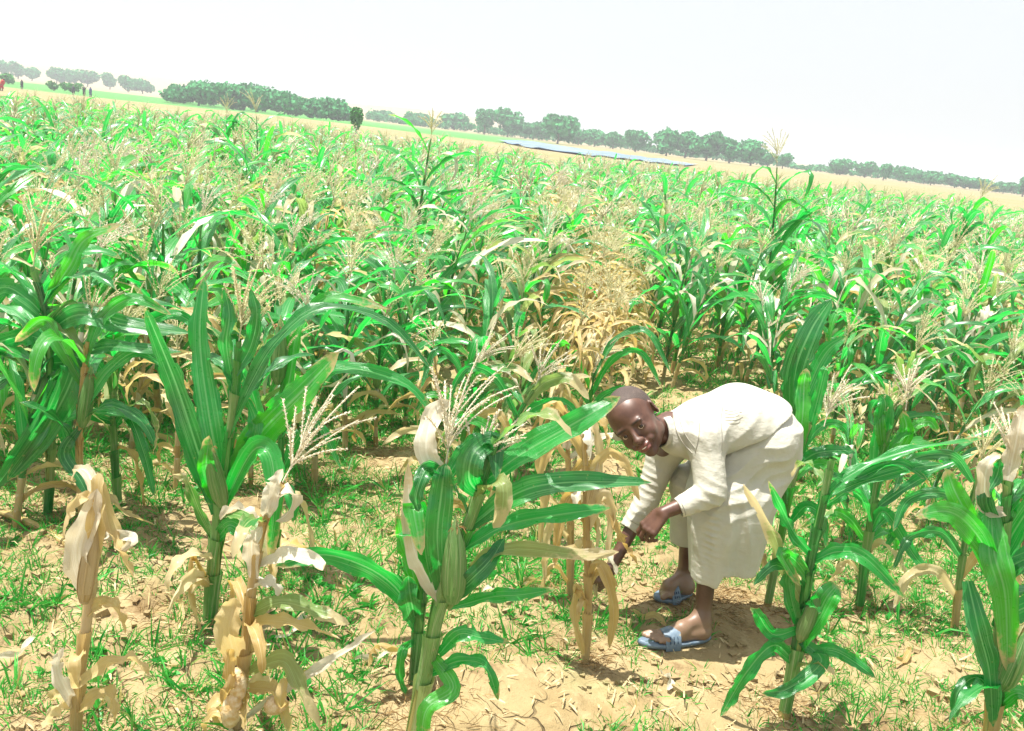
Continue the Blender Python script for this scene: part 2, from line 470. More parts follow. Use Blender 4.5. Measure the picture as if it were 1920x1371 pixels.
# the dense wood, one mass
g = Geo(); rngw = np.random.default_rng(5)
prof = [(330, 197, 166), (350, 199, 157), (375, 201, 150), (405, 204, 148), (435, 207, 150), (465, 210, 152), (495, 212, 160), (520, 214, 167), (548, 217, 177), (575, 219, 184), (600, 220, 178), (620, 221, 179), (640, 222, 193)]
for px, b_, t_ in prof:
    for k in range(3):
        Yd = 150+k*9
        p = at(px+rngw.uniform(-8, 8), b_, Yd); top = at(px, t_+rngw.uniform(-1, 6)+k*0-0, Yd)[2]
        z0 = gz(p[0], p[1]); H = top-z0
        hw = rngw.uniform(2.0, 2.9)
        crown_geo(g, (p[0], p[1], z0+H*.5), (hw, hw, H*.52), 520, .26, rngw, 5)
tag(gobj('dense_wood', g, [M_CROWN], smooth=False), 'dense dark green wood forming a long hump behind the field', 'wood', kind='stuff')
RT = [
 (715, 222, 205, 50, 300, 'faint hazy bush just right of the dense wood on the far slope'),
 (768, 224, 208, 24, 240, 'tiny round tree on the hazy tan slope'),
 (790, 232, 214, 60, 280, 'low pale tree line clump near the tall tassel'),
 (850, 240, 212, 60, 260, 'soft hazy clump behind the tallest left tassel'),
 (908, 246, 202, 36, 230, 'narrow upright tree at the left end of the middle tree line'),
 (952, 250, 206, 50, 230, 'two-lobed dark tree in the middle tree line'),
 (1000, 254, 226, 60, 235, 'low crown between the two-lobed tree and the big craggy one'),
 (1046, 262, 208, 66, 205, 'big craggy-topped tree standing over the water'),
 (1085, 262, 236, 36, 235, 'small crown tucked right of the craggy tree'),
 (1115, 266, 242, 40, 240, 'low hazy crown above the water bank'),
 (1150, 270, 246, 44, 235, 'flat-topped tree above the water, left of a round one'),
 (1192, 276, 241, 52, 220, 'round tree above the water, left of the long grove'),
 (1250, 284, 238, 60, 205, 'tall left end of the long dark grove'),
 (1285, 288, 240, 58, 205, 'second crown of the long dark grove'),
 (1325, 293, 243, 64, 200, 'third crown of the long dark grove, peaked'),
 (1368, 298, 254, 62, 200, 'fourth crown of the long dark grove'),
 (1408, 304, 257, 52, 200, 'pointed right end of the long dark grove'),
 (1440, 306, 284, 30, 215, 'tiny tree right after the long dark grove'),
 (1468, 308, 286, 34, 220, 'pale low tree left of the tall right tassel'),
 (1575, 324, 299, 50, 230, 'low oval tree just right of the tall right tassel'),
 (1622, 328, 303, 40, 230, 'medium round tree in the right tree line'),
 (1656, 336, 303, 28, 215, 'round lollipop tree with trunk in the right tree line'),
 (1700, 338, 312, 54, 230, 'broad low tree following the lollipop tree'),
 (1745, 344, 319, 50, 230, 'hazy low crown second right of the lollipop tree'),
 (1790, 350, 327, 54, 230, 'hazy low crown third right of the lollipop tree'),
 (1835, 357, 334, 54, 230, 'hazy low crown near the right edge'),
 (1880, 363, 340, 50, 230, 'last full crown of the right tree line'),
 (1918, 362, 326, 22, 200, 'dark round tree cut by the right edge of the photo'),
]
for px, b_, t_, w_, Yd, lab in RT:
    far_tree(px, b_, t_, w_, Yd, lab, n=900, zb=.1)
g = Geo(); rs = np.random.default_rng(77)
for px in np.arange(690, 1960, 7.0):
    hgt = 4+12*vnoise(px, 0, .02, 91)+6*vnoise(px, 3, .09, 92)
    Yd = 255+rs.uniform(-8, 20); y0 = horizon(px)+9
    p = at(px, y0, Yd); H = hgt/FPX*Yd
    crown_geo(g, (p[0], p[1], .1+H*.45), (1.6, 1.5, H*.6), 90, .28, rs, 3)
tag(gobj('scrub', g, [M_CROWN], smooth=False), 'low hazy scrub running between the trees on the far bank', 'scrub', kind='stuff')
# ------------------------------------------------------------------ maize builders
def leaf_path(base, az, el, L, droop, n=12, swirl=0.0, twist=0.0, kink=None, pw=1.4):
    t = np.linspace(0, 1, n)
    e = el - droop*t**pw
    if kink: e = e - kink[1]*sst(kink[0]-.04, kink[0]+.06, t)
    a = az + swirl*t
    T = np.stack([np.cos(e)*np.cos(a), np.cos(e)*np.sin(a), np.sin(e)], 1)
    P = np.array(base)+np.vstack([[0, 0, 0], np.cumsum((T[:-1]+T[1:])*.5*L/(n-1), 0)])
    S = np.stack([-np.sin(a), np.cos(a), np.zeros(n)], 1)
    N = np.cross(T, S)
    N = N*np.sign(N[:, 2:3]+1e-9) if False else -N if N[0][2] < 0 else N
    tw = (twist*t)[:, None]
    S2 = S*np.cos(tw)+N*np.sin(tw); N2 = N*np.cos(tw)-S*np.sin(tw)
    return P, S2, N2, t
def leaf_w(t, W):
    return W*(.42+.58*np.sin(np.clip(t/.38, 0, 1)*math.pi/2))*np.sqrt(np.clip(1-t**2.6, 0, 1))+.0015
def spikelets(g, P, m, ln, wd, rng):
    T = nrm(np.gradient(P, axis=0)); n = len(P)
    k = np.linspace(.12, .98, m)*(n-1); i0 = k.astype(int); i1 = np.minimum(i0+1, n-1); f = (k-i0)[:, None]
    C = P[i0]*(1-f)+P[i1]*f; D = T[i0]
    a = np.arange(m)*2.5+rng.uniform(0, 6.28)
    A = nrm(np.cross(D, [0.3, .2, .93])); B_ = np.cross(D, A)
    o = A*np.cos(a)[:, None]+B_*np.sin(a)[:, None]
    e = nrm(D*.8+o*rng.uniform(.35, .9, (m, 1))-np.array([0, 0, .15])); s_ = nrm(np.cross(e, o+rng.normal(0, .4, (m, 3))))
    L = ln*rng.uniform(.7, 1.25, (m, 1)); w = wd*rng.uniform(.8, 1.2, (m, 1))
    V = np.stack([C, C+e*L*.45-s_*w, C+e*L, C+e*L*.45+s_*w], 1).reshape(-1, 3)
    Lc = np.zeros((m*4, 3)); Lc[:, 2] = .5
    g.add(V, np.arange(m*4).reshape(-1, 4), Lc)
def tassel_geo(rng, base, az_lean, size, lod, geo_main, branches, pale=0, rad=1.0, updir=None):
    lean = rng.uniform(.1, .4)
    up = nrm(np.array([math.cos(az_lean)*lean, math.sin(az_lean)*lean, 1.0]) if updir is None else updir)
    n = (22, 12, 4)[lod]; k = (5, 4, 3)[lod]
    def rr(n, r):
        q = np.full(n, r)
        if lod < 2:
            q = q*.42
        q[-1] = r*.3
        return q*rad
    base = np.array(base)
    stem = .3*size
    tt = np.linspace(0, 1, n)
    side = nrm(np.array([math.cos(az_lean), math.sin(az_lean), 0]))
    Pm = base+up*(tt[:, None]*size*1.05)+side*(tt[:, None]**2)*size*rng.uniform(.05, .3)
    geo_main.tube(Pm, rr(n, .0050 if lod < 2 else .006), k, rng.random())
    spikelets(geo_main, Pm, (90, 44, 8)[lod], (.0085, .013, .030)[lod], (.0019, .0034, .0075)[lod], rng)
    nb = (15, 12, 6)[lod]
    for b in range(nb):
        a = b*2.4+rng.uniform(-.4, .4)
        s0 = base+up*(size*rng.uniform(.12, .42))
        spread = rng.uniform(.25, .75)
        d0 = nrm(up+np.array([math.cos(a), math.sin(a), 0])*spread)
        Lb = size*rng.uniform(.55, .8)
        m = max(3, int(n*.8))
        t = np.linspace(0, 1, m)[:, None]
        dr = rng.uniform(.05, .55)
        Pb = s0+d0*t*Lb+np.array([math.cos(a)*.25+side[0]*.35, math.sin(a)*.25+side[1]*.35, -.6])*(t**2)*Lb*dr
        gb = branches() if callable(branches) else geo_main
        gb.tube(Pb, rr(m, .0038 if lod < 2 else .005), k, rng.random())
        spikelets(gb, Pb, (60, 28, 5)[lod], (.0085, .013, .026)[lod], (.0019, .0032, .0056)[lod], rng)
def ear_geo(g, gs, base, d, L, r, rng, side=None):
    d = nrm(d); t = np.linspace(0, 1, 9)[:, None]
    rad = r*np.interp(t[:, 0], [0, .12, .3, .55, .8, 1], [.45, .85, 1, .92, .62, .16])
    P = np.array(base)+d*t*L
    g.tube(P, rad, 10, .3)
    A = nrm(np.cross(d, [0.2, 1, .1])); B = np.cross(d, A)
    for q in range(5):
        th = q*1.26+rng.uniform(-.2, .2); o = A*math.cos(th)+B*math.sin(th); s = np.cross(d, o)
        tt = np.linspace(0, 1, 8)
        rd = np.interp(tt, t[:, 0], rad)*1.04
        Pq = np.array(base)+d*(tt[:, None]*L*rng.uniform(1.02, 1.18))+o*rd[:, None]
        ww = 1.55*rd*(1-tt**6)+.002
        fo = .30
        g.strip(Pq, np.tile(s, (8, 1)), np.tile(-o, (8, 1)), ww, fold=fo, rnd=rng.random(), ns=5, jag=.2)
    if gs is not None:
        tip = P[-1]
        for q in range(16):
            a = rng.uniform(0, 6.28); e = nrm(d+.8*(A*math.cos(a)+B*math.sin(a)))
            tt = np.linspace(0, 1, 4)[:, None]; Lq = L*rng.uniform(.12, .3)
            gs.tube(tip-d*.01+e*tt*Lq+np.array([0, 0, -1])*tt**2*Lq*.8, [.0014, .0013, .001, .0005], 3)
MATS = {'leaf': M_LEAF, 'dry': M_DRY, 'half': M_HALF, 'white': M_WHITE, 'stalk': M_STALK, 'dstalk': M_DSTALK, 'tassel': M_TASSEL, 'tasselw': M_TASSELW, 'husk': M_HUSK, 'dhusk': M_DHUSK, 'silk': M_SILK}
def maize(seed, H, kind, lod=1):
    """list of (part name, Geo, material key, sub-parts)"""
    rng = np.random.default_rng(seed)
    parts = []
    n = (14, 12, 3)[lod]
    t = np.linspace(0, 1, n)
    az0 = rng.uniform(0, 6.28); Hl = min(H, 1.2)
    lean = rng.uniform(.0, .12)*H
    wind = 0.25
    Hs = H-.2
    SP = np.stack([lean*math.cos(wind)*t**2, lean*math.sin(wind)*t**2, Hs*t-.04], 1)
    r0 = rng.uniform(.0105, .014)
    rad = r0*(1-.62*t)
    if lod < 2: rad = rad*(1+.12*(np.arange(n) % 2))
    g = Geo(); g.tube(SP, rad, (8, 7, 3)[lod], rng.random())
    parts.append(('stalk', g, 'dstalk' if kind == 'dry' else 'stalk'))
    nl = rng.integers(10, 13) if lod < 2 else 9
    if H > 1.5: nl = 16
    for q in range(nl):
        f = (q+.6)/nl
        h = .08+f*.86
        base = np.array([np.interp(h, t, SP[:, 0]), np.interp(h, t, SP[:, 1]), np.interp(h, t, SP[:, 2])])
        az = az0+(q % 2)*math.pi+rng.uniform(-.55, .55)
        L = Hl*rng.uniform(.48, .70)*(1-.45*abs(f-.55)*1.2)
        W = rng.uniform(.056, .092)*(Hl/1.1)*(.75 if f > .85 or f < .2 else 1)
        el = math.radians(rng.uniform(48, 74)); droop = math.radians(rng.uniform(50, 140))
        tw = rng.uniform(-1.0, 1.0); kink = None; fold = rng.uniform(.2, .5); wave = .010; mk = 'leaf'; curl = 0
        if kind == 'dry' or f < .15 or (f < .3 and rng.random() < .45):
            mk = 'dry'; W *= .62; droop = math.radians(rng.uniform(110, 190)); el = math.radians(rng.uniform(35, 70)); tw = rng.uniform(-3, 3)
            fold = .9; wave = .014
            if f < .3: L *= .7
        elif kind == 'half' and rng.random() < .6:
            mk = 'half'
        elif rng.random() < .09: mk = 'half'
        elif f > .35 and rng.random() < .10: mk = 'white'; W *= .8  # pale leaf colour stands in for blown-out glare on upper leaves
        if mk != 'dry' and rng.random() < .3:
            kink = (rng.uniform(.3, .65), math.radians(rng.uniform(40, 110)))
        az += .35*math.sin(wind-az)                 # pushed by the wind
        P, S, N, tt = leaf_path(base, az, el, L, droop, (13, 11, 6)[lod], rng.uniform(-.5, .5), tw, kink)
        g = Geo()
        g.strip(P, S, N, leaf_w(tt, W), fold, rng.random(), (5, 5, 3)[lod], wave if lod < 2 else 0, ph=rng.uniform(0, 6), jag=.2 if lod < 2 else 0, tear=.08 if lod < 2 else 0)
        if lod < 2:                                  # the sheath that clasps the stalk below the blade
            hs = np.linspace(max(h-.13, .0), h+.005, 3)
            Q = np.stack([np.interp(hs, t, SP[:, c]) for c in range(3)], 1)
            g.tube(Q, np.interp(hs, t, rad)*np.array([1.12, 1.22, 1.42]), 7, rng.random())
        parts.append(('leaf', g, mk))
    top = SP[-1]
    if kind != 'bare' and not (lod == 2 and rng.random() < .15):
        g = Geo(); 
        tassel_geo(rng, top, wind+rng.uniform(-.7, .7), rng.uniform(.24, .34), lod, g, None, rad=1.0 if lod < 2 else 1.15)
        parts.append(('tassel', g, 'tassel' if rng.random() < .75 else 'tasselw'))
    if lod < 2 and rng.random() < .6:
        h = rng.uniform(.42, .55); b = np.array([np.interp(h, t, SP[:, c]) for c in range(3)]); a = az0+1.2
        g = Geo(); gs = Geo()
        ear_geo(g, gs, b, [math.cos(a)*.4, math.sin(a)*.4, 1], .17, .024, rng)
        parts.append(('ear', g, 'dhusk' if kind == 'dry' else 'husk', ('silk', gs, 'silk')))
    return parts
VAR = {}
def variant(kind, i, H):
    key = (kind, i)
    if key not in VAR:
        ps = []
        for p in maize(100*['green', 'dry', 'half', 'bare', 'tall'].index(kind)+i, H, kind, 1):
            V, F, L, MI = p[1].arrays()
            sub = None
            if len(p) > 3:
                v2, f2, l2, m2 = p[3][1].arrays()
                sub = (p[3][0], mesh_from(p[3][0], v2, f2, l2, m2, [MATS[p[3][2]]]))
            ps.append((p[0], mesh_from(p[0], V, F, L, MI, [MATS[p[2]]]), sub))
        VAR[key] = (ps, H)
    return VAR[key]
def place_variant(kind, i, x, y, rz, s, label, group, tilt=(0, 0)):
    ps, H = variant(kind, i, HS[kind][i])
    e = empty('maize_plant', (x, y, gz(x, y)), label, 'maize plant', group)
    e.rotation_euler = (tilt[0], tilt[1], rz); e.scale = (s, s, s)
    for nm, me, sub in ps:
        o = obj(nm, me, e)
        if sub: obj(sub[0], sub[1], o)
    return e
HS = {'green': [1.10, 1.18, 1.05, 1.22, 1.12, 1.16, 1.0, 1.2, 1.08, 1.14], 'dry': [1.0, 1.08, .92, 1.05], 'half': [1.1, 1.02, 1.16, 1.08], 'bare': [.75, .6, 1.5], 'tall': [1.85, 1.7, 1.9, 1.6]}

# ------------------------------------------------------------------ the maize field
front = [(-200, 930), (0, 905), (120, 900), (250, 890), (330, 870), (430, 840), (560, 860), (640, 850), (740, 800), (830, 765), (900, 750), (1010, 735), (1080, 735), (1160, 720), (1300, 742), (1420, 752), (1540, 785), (1640, 822), (1760, 845), (1900, 870), (2100, 860)]
fpx = np.array([p[0] for p in front]); fpy = np.array([p[1] for p in front])
def to_px(x, y, z=0.0):
    v = np.array([x, y, z])-CAM
    d = v@Fv
    return 960+FPX*(v@Rv)/d, 685.5-FPX*(v@Uv)/d
cands = []
rowdir = math.radians(4)
for r_ in np.arange(-34, 40, .56):
    for s_ in np.arange(2.4, 32, .25):
        x = r_+s_*math.tan(rowdir)+RNG.normal()*.07; y = s_+RNG.normal()*.07
        if y < 2.2: continue
        if RNG.random() < (.10 if s_ > 8 else .0): continue
        px, py = to_px(x, y)
        if px < -300 or px > 2220: continue
        if py > np.interp(px, fpx, fpy): continue
        edge = 28+3*vnoise(x, 0, .4, 41)
        if y > edge: continue
        lane = abs(px-(1060+(py-500)*.28)) < (44 if py > 420 else 20) and py > 350
        cands.append((x, y, px, py, lane))
LP_ = np.arange(345, 735, 4.0); LB_ = np.array([gp(1060+(q_-500)*.28, q_) for q_ in LP_])[::-1]   # the strip of dead plants running back from beside the boy
for Y_ in np.arange(LB_[0][1], 24, .25):
    x_ = np.interp(Y_, LB_[:, 1], LB_[:, 0])+RNG.normal()*.12
    p_ = to_px(x_, Y_); cands.append((x_, Y_+RNG.normal()*.06, p_[0], p_[1], True))
cands.sort(key=lambda c: c[0]**2+c[1]**2)
print('field plants', len(cands))
N_IND = 242
kinds_n = {'green': 10, 'dry': 4, 'half': 4}
stuff = Geo()
LOD = {}
MKEYS = ['leaf', 'dry', 'half', 'white', 'stalk', 'dstalk', 'tassel', 'tasselw', 'husk', 'dhusk']
def lowvar(kind, i):
    key = (kind, i)
    if key not in LOD:
        Vs, Fs, Ls, Ms = [], [], [], []; n0 = 0
        for p in maize(900+40*list(kinds_n).index(kind)+i, HS[kind][i], kind, 2):
            V, F, L, MI = p[1].arrays()
            Vs.append(V); Fs.append(F+n0); Ls.append(L); Ms.append(np.full(len(F), MKEYS.index(p[2]))); n0 += len(V)
        LOD[key] = tuple(np.concatenate(q) for q in (Vs, Fs, Ls, Ms))
    return LOD[key]
BANDS = [(190, 'at the left edge'), (420, 'behind the big ragged plant'), (640, 'right of the big ragged plant'), (860, 'left of the eared plant tassels'), (1060, 'beyond the eared plant'), (1290, 'above the boy\'s head'), (1500, 'above the boy\'s back'), (1700, 'behind the white spiky tassel'), (9999, 'at the right edge')]
ORD = ['first', 'second', 'third', 'fourth', 'fifth', 'sixth', 'seventh', 'eighth', 'ninth', 'tenth', 'eleventh', 'twelfth', 'thirteenth', 'fourteenth', 'fifteenth', 'sixteenth', 'seventeenth', 'eighteenth', 'nineteenth', 'twentieth']
KW = {'green': 'green', 'half': 'yellowing', 'dry': 'dried straw'}
def zone(px, py):
    a = next(n_ for l_, n_ in BANDS if px < l_)
    b = 'front row' if py > 690 else ('second rank' if py > 560 else 'deeper rank')
    return a, b
CELLS = {}
sv = [[], [], [], []]; off = 0; n_ind = 0
for ci, (x, y, px, py, lane) in enumerate(cands):
    q = RNG.random()
    dryp = .93 if lane else .12
    kind = 'dry' if q < dryp else ('half' if q < dryp+.20 else 'green')
    i = int(RNG.integers(0, kinds_n[kind]))
    s = RNG.uniform(.80, 1.12)*(1-.035*float(sst(12, 22, y)))
    if lane: s *= .9
    rz = RNG.uniform(-.9, .9) if RNG.random() < .6 else RNG.uniform(0, 6.28)
    if n_ind < N_IND and -50 < px < 1970:
        n_ind += 1
        za, zb = zone(px, py)
        e_ = place_variant(kind, i, x, y, rz, s, 'maize', 'maize plants standing in the dense field', (RNG.normal()*.09, RNG.normal()*.09+.03))
        CELLS.setdefault((kind, za, zb), []).append((px, e_))
    else:
        V, F, L, Mi = lowvar(kind, i)
        c, sn = math.cos(rz), math.sin(rz)
        R = np.array([[c, -sn, 0], [sn, c, 0], [0, 0, 1]]) @ np.array([[1, 0, RNG.normal()*.09+.03], [0, 1, RNG.normal()*.09], [0, 0, 1]])
        W = (V*s)@R.T+np.array([x, y, gz(x, y)])
        L2 = L.copy(); L2[:, 2] = (L2[:, 2]+RNG.random()) % 1
        sv[0].append(W); sv[1].append(F+off); sv[2].append(L2); sv[3].append(Mi); off += len(V)
for (kd, za, zb), L_ in CELLS.items():
    L_.sort(key=lambda q: q[0])
    for k_, (_, e_) in enumerate(L_):
        if len(L_) == 1: e_['label'] = 'only %s maize plant of the %s %s' % (KW[kd], zb, za)
        else: e_['label'] = '%s from left of the %s %s maize %s' % (ORD[min(k_, 19)], zb, KW[kd], za)
me = mesh_from('maize_stand', *[np.concatenate(q) for q in sv], [MATS[k] for k in MKEYS])
tag(obj('maize_stand', me), 'dense far rows of maize with straw tassels merging into one green mass', 'maize', kind='stuff')
# ------------------------------------------------------------------ tall single plants above the stand
for px, top, Yt, lab, kd, ii in [(812, 182, 7.4, 'tall maize plant with a thin tassel poking above the horizon left of centre', 'tall', 0), (1512, 250, 7.0, 'tall maize plant with a broad tassel poking above the right tree line', 'tall', 2),
                     (1288, 288, 9.5, 'dark leafy maize plant without tassel reaching the far water', 'bare', 2), (500, 172, 12.0, 'tall pale-tasselled maize plant in front of the dense wood', 'tall', 1), (1825, 322, 10.5, 'tall maize plant with brownish tassel near the right edge skyline', 'tall', 3), (435, 178, 14, 'tall maize plant with tassel left of the wood crest', 'tall', 1)]:
    p = at(px, top, Yt); H = p[2]
    place_variant(kd, ii, p[0]-.06, Yt, RNG.uniform(0, 6), H/(HS[kd][ii]+.08), lab, None)
for px, py, kd, ii, sc_, lab in [
        (955, 880, 'half', 1, .72, 'yellowing maize plant between the eared plant and the boy\'s face'),
        (1015, 835, 'dry', 1, .80, 'dried maize plant two stalks left of the boy\'s head'),
        (1075, 800, 'dry', 3, .85, 'dried maize plant just up-left of the boy\'s head'),
        (870, 810, 'green', 3, .78, 'green maize plant directly behind the bleached husk leaf'),
        (1140, 765, 'dry', 0, .85, 'dried maize plant right above the boy\'s scalp'),
        (930, 790, 'half', 2, .82, 'yellowing maize plant behind the spread pale tassel'),
        (590, 905, 'green', 4, .85, 'green maize plant just right of the slim drooping one'),
        (705, 830, 'green', 6, .85, 'green maize plant at the edge of the bare patch left of centre'),
        (330, 935, 'dry', 2, .85, 'dried maize plant between the left edge group and the big ragged one'),
        (1725, 985, 'green', 7, .72, 'green maize plant in the weeds right of the white spiky tassel'),
        (1575, 1010, 'green', 8, .62, 'small green maize plant between the boy and the white spiky tassel plant'),
        (1895, 1010, 'green', 9, .85, 'green maize plant at the right edge behind the silvery-leaved one'),
        (1640, 880, 'half', 0, .75, 'yellowing maize plant just behind the white spiky tassel plant'),
        (470, 915, 'half', 0, .8, 'yellowing maize plant squeezed between the big ragged and the slim drooping plant'),
        (815, 870, 'dry', 2, .8, 'dried maize plant at the foot of the bleached husk leaf'),
        (760, 800, 'green', 1, .85, 'green maize plant left of the bleached husk leaf, over the bare patch'),
        (1500, 870, 'half', 1, .62, 'low yellowing maize plant tucked behind the boy\'s hem on the right'),
        (1850, 1040, 'dry', 1, .75, 'dried maize plant beside the slender plant near the right edge'),
        (1560, 835, 'green', 2, .82, 'green maize plant right of the boy\'s hips, behind the huge upright leaves'),
        (1700, 850, 'green', 0, .85, 'green maize plant standing over the cracked soil right of the spiky tassel'),
        (1815, 905, 'half', 3, .85, 'yellowing maize plant near the right edge behind the bleached scrap'),
        (1450, 800, 'green', 4, .80, 'green maize plant hidden up to its leaves by the boy\'s back'),
        (30, 1010, 'green', 5, .9, 'green maize plant cut by the left edge beside the dark drooping one')]:
    b = gp(px, py); place_variant(kd, ii, b[0], b[1], RNG.uniform(0, 6.28), sc_, lab, None, (RNG.normal()*.08, RNG.normal()*.08))
# ------------------------------------------------------------------ hand-posed foreground plants
def cr(P, n):
    P = np.asarray(P, float); m = len(P)
    Q = np.vstack([2*P[0]-P[1], P, 2*P[-1]-P[-2]])
    out = []
    for tt in np.linspace(0, m-1-1e-6, n):
        i = int(tt); f = tt-i
        a, b, c, d = Q[i], Q[i+1], Q[i+2], Q[i+3]
        out.append(.5*((2*b)+(-a+c)*f+(2*a-5*b+4*c-d)*f*f+(-a+3*b-3*c+d)*f**3))
    return np.array(out)
class Hero:
    def __init__(s, base_px, label, name='maize_plant', cat='maize plant', group=None):
        b = gp(*base_px); s.b = np.array([b[0], b[1], gz(b[0], b[1])])
        s.e = empty(name, tuple(s.b), label, cat, group); s.Y = b[1]
        s.rng = np.random.default_rng(int(base_px[0])*7+int(base_px[1]))
        s.top = s.b
    def loc(s, pts):
        return np.array([at(p[0], p[1], s.Y+(p[2] if len(p) > 2 else 0))-s.b for p in pts])
    def stalk(s, pts, r0, r1, dry=False, label=None):
        P = cr(s.loc(pts), 22); P[0][2] -= .03
        n = len(P); r = np.linspace(r0, r1, n); r = r*(1+.16*((np.arange(n) % 4) == 0))
        g = Geo(); g.tube(P, r, 9, s.rng.random())
        s.P = P
        o = gobj('stalk', g, [M_DSTALK if dry else M_STALK], s.e)
        tt = np.linspace(0, 1, n); L_ = np.linalg.norm(np.diff(P, axis=0), axis=1).sum(); m = max(3, int(L_/.12))
        for q in range(m):
            a = q/m+.02; b = min(a+1.15/m, .97); f = np.linspace(a, b, 6)
            Q = np.stack([np.interp(f, tt, P[:, c]) for c in range(3)], 1)
            rr_ = np.interp(f, tt, np.linspace(r0, r1, n))*np.array([1.12, 1.16, 1.2, 1.26, 1.36, 1.62])
            T = nrm(np.gradient(Q, axis=0)); A = nrm(np.cross(T, [.1, 1, .1])); B_ = np.cross(T, A)
            th0 = s.rng.uniform(0, 6.28); th = th0+np.linspace(0, 5.4, 9)
            V = Q[:, None, :]+rr_[:, None, None]*(A[:, None, :]*np.cos(th)[None, :, None]+B_[:, None, :]*np.sin(th)[None, :, None])
            V[-1, :, :] += T[-1]*(.012*np.sin(np.linspace(0, math.pi, 9)))[:, None]
            Lc = np.zeros((6, 9, 3)); Lc[:, :, 0] = np.linspace(-1, 1, 9)[None]; Lc[:, :, 1] = np.linspace(.1, .7, 6)[:, None]; Lc[:, :, 2] = s.rng.random()
            i_, j_ = np.meshgrid(np.arange(5), np.arange(8), indexing='ij'); k_ = (i_*9+j_).ravel()
            g2 = Geo(); g2.add(V, np.stack([k_, k_+1, k_+10, k_+9], 1), Lc)
            gobj('sheath', g2, [M_DRY if (dry or (q == 0 and s.rng.random() < .25)) else (M_HUSK if s.rng.random() < .5 else M_LEAF)], s.e)
        return o
    def extra(s, n, f0=.1, f1=.95, L=(.18, .36), W=(.03, .06), mk=('leaf', 'leaf', 'half'), az=None):
        tt = np.linspace(0, 1, len(s.P))
        for q in range(n):
            f = s.rng.uniform(f0, f1); b = np.array([np.interp(f, tt, s.P[:, c]) for c in range(3)])
            k = mk[int(s.rng.integers(0, len(mk)))]; d_ = k in ('dry', 'white')
            P, S, N, t_ = leaf_path(b, s.rng.uniform(0, 6.28) if az is None else az+s.rng.normal()*.5, math.radians(s.rng.uniform(40, 75)), s.rng.uniform(*L), math.radians(s.rng.uniform(90, 170) if d_ else s.rng.uniform(50, 140)), 16, s.rng.uniform(-.6, .6), s.rng.uniform(-2.5, 2.5) if d_ else s.rng.uniform(-1, 1), (s.rng.uniform(.3, .7), s.rng.uniform(.4, 1.6)) if s.rng.random() < .4 else None)
            g = Geo(); g.strip(P, S, N, leaf_w(t_, s.rng.uniform(*W)), .7 if d_ else .35, s.rng.random(), 5, .010, ph=s.rng.uniform(0, 6), jag=.2)
            gobj('leaf', g, [MATS[k]], s.e)
    def leaf(s, pts, W, face=0.25, fold=.35, mk='leaf', twist=0.0, jag=.14, wave=.011, w0=.45, curl=0., label=None, n=22, sheath=0):
        P = cr(s.loc(pts), n); T = nrm(np.gradient(P, axis=0)); t = np.linspace(0, 1, n)
        view = nrm(P+s.b-CAM)
        S = nrm(np.cross(T, view)); N = np.cross(S, T)
        fl = np.sign((N*np.array([0, -.3, 1.0])).sum(1).mean()) or 1
        a = (face+twist*t+.25*np.sin(t*5+s.rng.uniform(0, 6)))[:, None]; P = P+N*(.008*np.sin(t*9+s.rng.uniform(0, 6)))[:, None]
        S2 = S*np.cos(a)+N*np.sin(a); N2 = (N*np.cos(a)-S*np.sin(a))*fl
        w = W*.86*(w0+(1-w0)*np.sin(np.clip(t/.4, 0, 1)*math.pi/2))*np.sqrt(np.clip(1-t**3, 0, 1))+.002
        g = Geo(); g.strip(P, S2, N2, w, fold, s.rng.random(), 7, wave, ph=s.rng.uniform(0, 6), jag=jag, curl=curl, tear=.8*max(0, jag-.1))
        o = gobj('leaf', g, [MATS[mk]], s.e)
        if label: o['label'] = label
        return o
    def tassel(s, pt, size, up, pale=True, rad=1.0, label=None):
        base = s.loc([pt])[0]
        g = Geo(); subs = []
        def nb():
            q = Geo(); subs.append(q); return q
        upv = Rv*up[0]+Uv*up[1]+np.array([0, 1, 0])*up[2]
        tassel_geo(s.rng, base, s.rng.uniform(-.5, .5), size, 0, g, nb, rad=rad, updir=upv)
        m = M_TASSELW if pale else M_TASSEL
        o = gobj('tassel', g, [m], s.e)
        for q in subs: gobj('tassel_branch', q, [m], o)
        return o
    def ear(s, pt, pt2, r, dry=False, silk=True):
        a = s.loc([pt])[0]; b = s.loc([pt2])[0]
        g = Geo(); gs = Geo()
        ear_geo(g, gs if silk else None, a, b-a, np.linalg.norm(b-a), r, s.rng)
        o = gobj('ear', g, [M_DHUSK if dry else M_HUSK], s.e)
        if silk: gobj('silk', gs, [M_SILK], o)
        return o

# A: big green plant at left
h = Hero((392, 1172), 'big green maize plant with wide ragged upright leaves, left of the centre foreground')
h.stalk([(392, 1172), (404, 1030), (420, 900), (438, 760), (448, 640)], .021, .008)
h.leaf([(408, 960), (372, 850), (330, 720), (272, 578, -.08)], .105, .2, jag=.3)
h.leaf([(415, 900), (392, 780, .02), (375, 640, .05), (382, 520, .1)], .10, .15, .3, jag=.35)
h.leaf([(425, 900), (490, 810), (570, 730, -.03), (634, 662, -.05)], .125, .1, .25, jag=.3)
h.leaf([(420, 830), (470, 720), (520, 640), (600, 580, .05), (720, 600, .1), (815, 700, .15)], .056, .6)
h.leaf([(415, 960), (470, 850, -.05), (505, 850, -.1), (515, 930, -.14), (505, 1050, -.15)], .08, .3, .5)
h.leaf([(400, 1020), (430, 985, -.04), (455, 1010, -.06), (470, 1080, -.08)], .06, .3, .3)
h.leaf([(410, 940), (388, 880, -.05), (392, 820, -.08)], .07, .2, .5)
h.leaf([(430, 860), (470, 830), (480, 790), (460, 740)], .06, .2)
